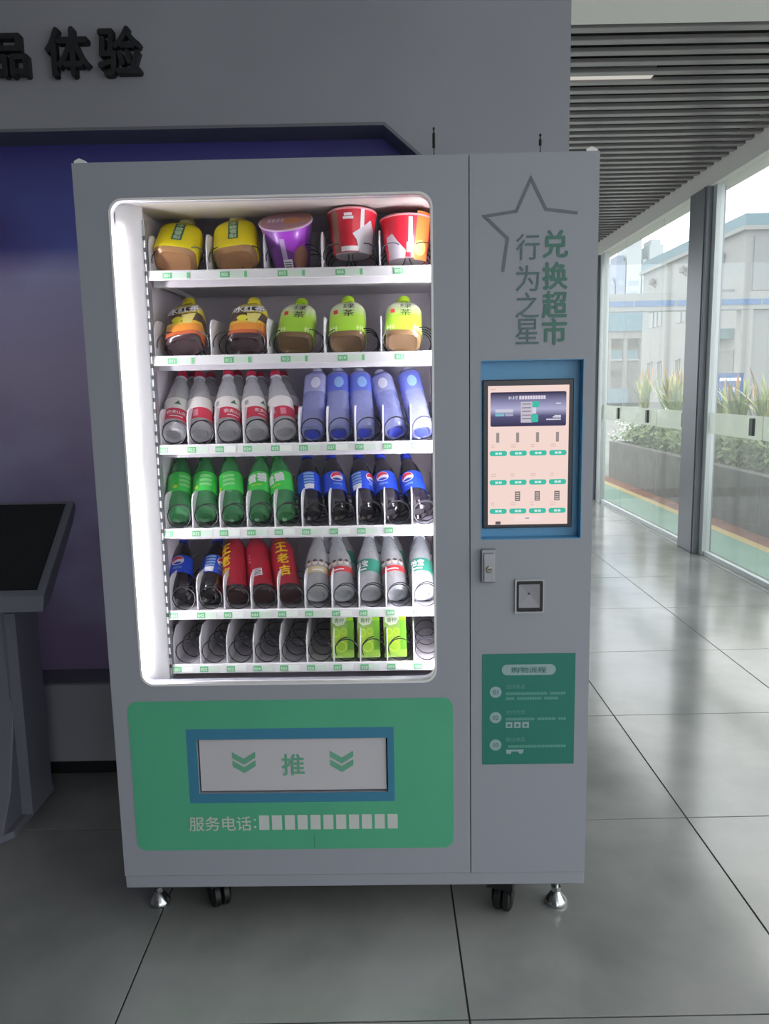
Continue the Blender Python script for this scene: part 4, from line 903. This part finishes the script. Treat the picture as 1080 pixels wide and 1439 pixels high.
mk_nat('nat0', 0.2, (212, 196, 150)); mk_nat('nat1', 0.0, (206, 56, 58)); mk_nat('nat2', -0.55, None); mk_nat('nat3', 0.1, (206, 56, 58)); mk_nat('nat4', -0.3, None)

ORD5 = ('leftmost', 'second from left', 'middle one', 'second from right', 'rightmost')
DATA = {
 'honey': [((0.189, 0.137, 1.736), (0.01, 0.764, 0.645)), ((0.345, 0.138, 1.735), (-0.1, 0.726, 0.68))],
 'icetea': [((0.203, 0.133, 1.525), (-0.093, 0.757, 0.647)), ((0.36, 0.133, 1.526), (0.002, 0.778, 0.629))],
 'greentea': [((0.485, 0.132, 1.526), (0.021, 0.796, 0.604)), ((0.619, 0.132, 1.526), (-0.02, 0.783, 0.621)), ((0.76, 0.132, 1.526), (0.028, 0.796, 0.605))],
 'water': [((0.158, 0.143, 1.3), (-0.032, 0.685, 0.728)), ((0.229, 0.142, 1.301), (-0.137, 0.688, 0.713)), ((0.301, 0.143, 1.3), (-0.103, 0.67, 0.735)), ((0.375, 0.142, 1.301), (-0.149, 0.69, 0.708)), ((0.45, 0.142, 1.301), (-0.188, 0.677, 0.712))],
 'blue': [((0.522, 0.14, 1.298), (0.013, 0.691, 0.723)), ((0.59, 0.14, 1.299), (-0.037, 0.696, 0.717)), ((0.655, 0.14, 1.299), (-0.07, 0.699, 0.712)), ((0.738, 0.139, 1.3), (-0.184, 0.712, 0.678)), ((0.805, 0.141, 1.298), (-0.147, 0.67, 0.728))],
 'lime': [((0.161, 0.138, 1.085), (-0.125, 0.738, 0.663)), ((0.231, 0.138, 1.085), (-0.137, 0.732, 0.668)), ((0.305, 0.138, 1.085), (-0.159, 0.733, 0.662)), ((0.372, 0.137, 1.085), (-0.067, 0.764, 0.642)), ((0.444, 0.137, 1.085), (-0.178, 0.739, 0.65))],
 'cola': [((0.512, 0.136, 1.086), (-0.112, 0.777, 0.62)), ((0.583, 0.136, 1.086), (-0.132, 0.778, 0.614)), ((0.654, 0.136, 1.086), (-0.101, 0.789, 0.607)), ((0.721, 0.136, 1.086), (-0.13, 0.788, 0.602)), ((0.796, 0.135, 1.087), (-0.139, 0.799, 0.585)), ((0.154, 0.133, 0.869), (-0.159, 0.839, 0.52)), ((0.228, 0.133, 0.869), (-0.039, 0.854, 0.519))],
 'red': [((0.302, 0.135, 0.869), (-0.153, 0.816, 0.557)), ((0.375, 0.135, 0.869), (-0.205, 0.807, 0.554)), ((0.446, 0.135, 0.869), (-0.225, 0.804, 0.55))],
 'nat': [((0.518, 0.137, 0.868), (-0.031, 0.795, 0.606)), ((0.59, 0.137, 0.868), (-0.125, 0.788, 0.603)), ((0.659, 0.136, 0.868), (-0.013, 0.806, 0.592)), ((0.731, 0.136, 0.868), (-0.097, 0.794, 0.6)), ((0.799, 0.136, 0.868), (0.007, 0.807, 0.59))],
}
for k, (B, D) in enumerate(DATA['honey']):
    place('honey', 'juice_bottle', B, D, 'large yellow labelled drink bottle on the top shelf, ' + ('far left' if k == 0 else 'beside the purple cup'), 'bottle', 'yellow drink bottles on the top shelf', 0.04 if k else 0.12)
for k, (B, D) in enumerate(DATA['icetea']):
    place('icetea', 'iced_tea_bottle', B, D, 'dark iced tea bottle with yellow label on second shelf, ' + ('far left' if k == 0 else 'beside the green tea'), 'bottle', 'dark iced tea bottles', 0.0)
for k, (B, D) in enumerate(DATA['greentea']):
    place('greentea', 'green_tea_bottle', B, D, 'lime labelled green tea bottle on second shelf, ' + ('left one of three', 'middle one of three', 'right one of three')[k], 'bottle', 'green tea bottles', 0.0)
for k, (B, D) in enumerate(DATA['water']):
    place('water%d' % k, 'water_bottle', B, D, 'clear water bottle with red and white label on third shelf, %s of five' % ORD5[k], 'bottle', 'red label water bottles in front')
    place('water%d' % ((k+2) % 5), 'water_bottle', (B[0]+0.006, B[1]+0.105, B[2]), D, 'red capped water bottle in the back row, behind the %s in front' % ORD5[k], 'bottle', 'red label water bottles in the back row')
for k, (B, D) in enumerate(DATA['blue']):
    place('blue%d' % k, 'blue_bottle', B, D, 'translucent blue water bottle with white cap on third shelf, %s of five' % ORD5[k], 'bottle', 'translucent blue bottles', 0.1*((k*7) % 3-1))
for k, (B, D) in enumerate(DATA['lime']):
    place('lime%d' % k, 'lemonade_bottle', B, D, 'green lemonade bottle on fourth shelf, %s of five' % ORD5[k], 'bottle', 'green lemonade bottles')
for k, (B, D) in enumerate(DATA['cola']):
    lab = ('cola bottle with blue label on fourth shelf, %s of five' % ORD5[k]) if k < 5 else ('cola bottle with blue label on fifth shelf, ' + ('far left' if k == 5 else 'beside the red bottles'))
    place('cola%d' % k, 'cola_bottle', B, D, lab, 'bottle', 'cola bottles with blue labels')
for k, (B, D) in enumerate(DATA['red']):
    place('red%d' % k, 'herbal_tea_bottle', B, D, ('red sleeved herbal tea bottle beside the cola, gold characters', 'red sleeved herbal tea bottle showing its white barcode, middle of three', 'red sleeved herbal tea bottle beside the clear water, gold characters')[k], 'bottle', 'red herbal tea bottles')
NL = ('clear water bottle with beige figure label, leftmost of five on fifth shelf', 'clear water bottle with red figure label beside the beige one', 'clear water bottle with teal label, middle of five on fifth shelf', 'clear water bottle with red figure label between two teal labels', 'clear water bottle with teal label, rightmost on fifth shelf')
for k, (B, D) in enumerate(DATA['nat']):
    place('nat%d' % k, 'water_bottle', B, D, NL[k], 'bottle', 'clear water bottles on the fifth shelf')
    place('nat%d' % ((k+1) % 5), 'water_bottle', (B[0]+0.004, B[1]+0.115, B[2]), D, 'clear white capped water bottle in the back row, behind the %s in front' % ORD5[k], 'bottle', 'clear water bottles in the back row')

# noodle cups
def noodle_cup(B, D, rb, rt, h, kind, label, spin=0.0):
    t = empty('noodle_cup', mtx=axis_matrix(B, D, spin)); tag(t, label, 'noodle cup', 'instant noodle cups on the top shelf')
    prof = [(rb*0.93, 0.004), (rb, 0.0), (rb, 0.004), (rt, h-0.004)]
    rf = rfun(prof[1:], 2)
    side = {'purple': mat('purple_cup_print', (132, 58, 164), 0.3, coat=0.4, noise=((96, 62, 110), 14, 3)), 'red': mat('red_cup_print', (208, 40, 58), 0.3, coat=0.4), 'orange': mat('red_cup_print', (208, 40, 58), 0.3, coat=0.4)}[kind]
    cup = MB().lathe(prof, 36).build('cup', side, t, True)
    rim_m = {'purple': mat('pale_lilac_rim', (206, 170, 206), 0.4), 'red': mat('pink_rim', (236, 150, 160), 0.4), 'orange': mat('pink_rim', (236, 150, 160), 0.4)}[kind]
    pr = [(rt+0.0022*math.cos(a), h-0.003+0.0028*math.sin(a)) for a in [2*math.pi*k/8 for k in range(9)]]
    MB().lathe(pr, 36, closed=False).build('rim', rim_m, t, True)
    lid_m = mat('purple_lid_print', (150, 108, 142), 0.35, noise=((176, 132, 96), 22, 3)) if kind == 'purple' else mat('red_lid_print', (190, 60, 66), 0.35)
    lid = MB().lathe([(rt-0.001, h-0.001), (rt-0.002, h+0.0004), (0.002, h+0.0008)], 36).build('lid', lid_m, t, True)
    bt = MB().lathe([(rb*0.90, -0.0006), (rb*0.90, 0.0035)], 30).build('base', mat('pale_paper', (206, 200, 202), 0.6), t)
    def pr_(nm, geo, sx, sy, z, a, m, push=0.0008):
        return link(nm, wrap_mesh((kind, nm, z, a, sx), geo, sx, sy, rf, z, a, m, push), cup)
    sq = poly_geo([(-1, -1), (1, -1), (1, 1), (-1, 1)])
    if kind == 'purple':
        pr_('print_panel', poly_geo([(-1, 1), (-0.7, -0.2), (0.1, -1), (0.8, -0.7), (1, 1)]), 0.042, 0.030, h*0.70, 0.25, mat('vivid_purple', (168, 60, 200), 0.3, coat=0.4))
        pr_('print_strip', sq, 0.006, 0.042, h*0.45, -0.15, mat('pale_purple_ink', (198, 170, 214), 0.4), 0.0014)
        br = pr_('barcode', sq, 0.011, 0.017, h*0.20, -0.05, M_ink_w, 0.0020)
        for q in range(4): pr_('barcode_line', sq, 0.008, 0.0012, h*0.20-0.010+0.0065*q, -0.05, M_ink_k, 0.0026)
        pr_('noodle_picture', disc_geo(0, 1), 0.020, 0.032, h*0.32, 0.62, mat('noodle_brown', (150, 104, 84), 0.4), 0.0016)
        lp = MB().lathe([(0.024, 0), (0.023, 0.0006)], 24).build('lid_picture', mat('lid_soup', (190, 128, 84), 0.4), lid); lp.location = (0.016, -0.006, h+0.0004)
        for q in range(4): box('lid_mark', mat('lid_lettering', (206, 184, 200), 0.4), lid, -0.045+q*0.011, -0.037+q*0.011, -0.012, 0.012, h+0.0006, h+0.0013)
    elif kind == 'red':
        pr_('print_panel', sq, 0.011, 0.05, h*0.48, -0.80, mat('noodle_brown', (150, 104, 84), 0.4))
        pr_('print_panel', poly_geo([(-0.6, 0.1), (0.0, 0.55), (0.5, 1.0), (1.0, 0.2), (1.0, -1), (-0.15, -1), (-0.35, -0.25)]), 0.044, 0.040, h*0.36, 0.55, mat('silver_print', (212, 206, 214), 0.3, coat=0.3), 0.0012)
        pr_('print_gloss', sq, 0.005, 0.028, h*0.72, 0.50, M_ink_w, 0.0010)
        for q in range(2): pr_('print_text', sq, 0.013-0.003*q, 0.0032, h*(0.83-0.075*(1-q)), -0.12, M_ink_w, 0.001)
        pr_('print_foot', sq, 0.022, 0.006, h*0.07, -0.1, M_ink_w, 0.0009)
    else:
        pr_('print_panel', sq, 0.023, 0.058, h*0.5, 0.78, mat('orange_print', (238, 122, 60), 0.3, coat=0.3))
        pr_('print_panel', poly_geo([(-1, 0.7), (-0.2, 0.9), (0.3, 0.3), (1, -0.4), (0.9, -1), (-0.9, -1)]), 0.026, 0.032, h*0.28, -0.55, MATS['silver_print'], 0.001)
        pr_('barcode', sq, 0.007, 0.012, h*0.22, 0.12, mat('ink_pale_olive', (206, 204, 170), 0.5), 0.0014); pr_('print_strip', sq, 0.005, 0.030, h*0.62, 0.16, MATS['figure_tan'], 0.0012)
        pr_('noodle_picture', disc_geo(0, 1), 0.018, 0.018, h*0.22, 0.66, mat('noodle_yellow', (240, 196, 110), 0.4), 0.0016)
    return t
noodle_cup((0.478, 0.200, 1.728), (-0.05, -0.50, 0.865), 0.046, 0.066, 0.120, 'purple', 'purple noodle cup tilted forward on the top shelf')
noodle_cup((0.636, 0.170, 1.746), (0.0, 0.10, 0.99), 0.048, 0.062, 0.106, 'red', 'red and silver noodle cup on the top shelf, taller of the two red cups')
noodle_cup((0.773, 0.185, 1.732), (0.0, 0.10, 0.99), 0.051, 0.066, 0.104, 'orange', 'red and orange noodle cup at the right end of the top shelf')

# juice cartons on the bottom shelf
def carton(x, label):
    m = axis_matrix((x, 0.128, 0.698), (-0.02, 0.30, 0.953)); t = empty('juice_carton', mtx=m); tag(t, label, 'carton', 'lime juice cartons on the bottom shelf')
    w, d, h = 0.0305, 0.022, 0.125
    box('carton_body', banded('lime_carton', 'Z', [(0, (214, 224, 196)), (0.12, (150, 196, 70)), (0.55, (168, 206, 60)), (0.8, (140, 180, 96))], 0.4, 0.3, 'LINEAR', 0, h, wob=0.02), t, -w, w, -d, d, 0, h, bevel=0.0015)
    f = -d-0.0004
    MB().prism_y([(-0.026, 0.094), (-0.014, 0.084), (0.004, 0.088), (0.012, 0.100), (0.010, 0.112), (-0.004, 0.108), (-0.016, 0.113), (-0.026, 0.108)], f-0.0004, f).build('logo_patch', mat('carton_white', (222, 232, 206), 0.5), t)
    text_flat('carton_print', '青柠', 0.0125, -0.0075, 0.0985, f-0.0007, mat('carton_green_ink', (112, 142, 100), 0.5), t, 0.01)
    MB().prism_y([(0.012, 0.098), (0.030, 0.098), (0.030, 0.124), (0.008, 0.124)], f-0.0003, f).build('corner_patch', mat('carton_lime', (164, 226, 30), 0.5), t)
    box('side_stripe', mat('carton_green', (112, 178, 40), 0.5), t, 0.014, 0.0302, f-0.0002, f+0.0003, 0.02, 0.0978)
    for (cx, cz, r_) in ((-0.017, 0.066, 0.011), (-0.003, 0.030, 0.015), (0.004, 0.070, 0.008)):
        o = MB().lathe([(r_, 0), (r_, 0.0005)], 18).build('lime_picture', mat('lime_slice', (196, 224, 76), 0.5), t); o.rotation_euler = (R(90), 0, 0); o.location = (cx, f, cz)
        i_ = MB().lathe([(r_*0.78, 0.0005), (r_*0.78, 0.0008)], 18).build('lime_flesh', mat('lime_flesh_ink', (158, 204, 52), 0.5), o)
for k, x in enumerate((0.587, 0.657, 0.728)):
    carton(x, 'lime green juice carton on the bottom shelf, ' + ('left one of three', 'middle one of three', 'right one of three')[k])
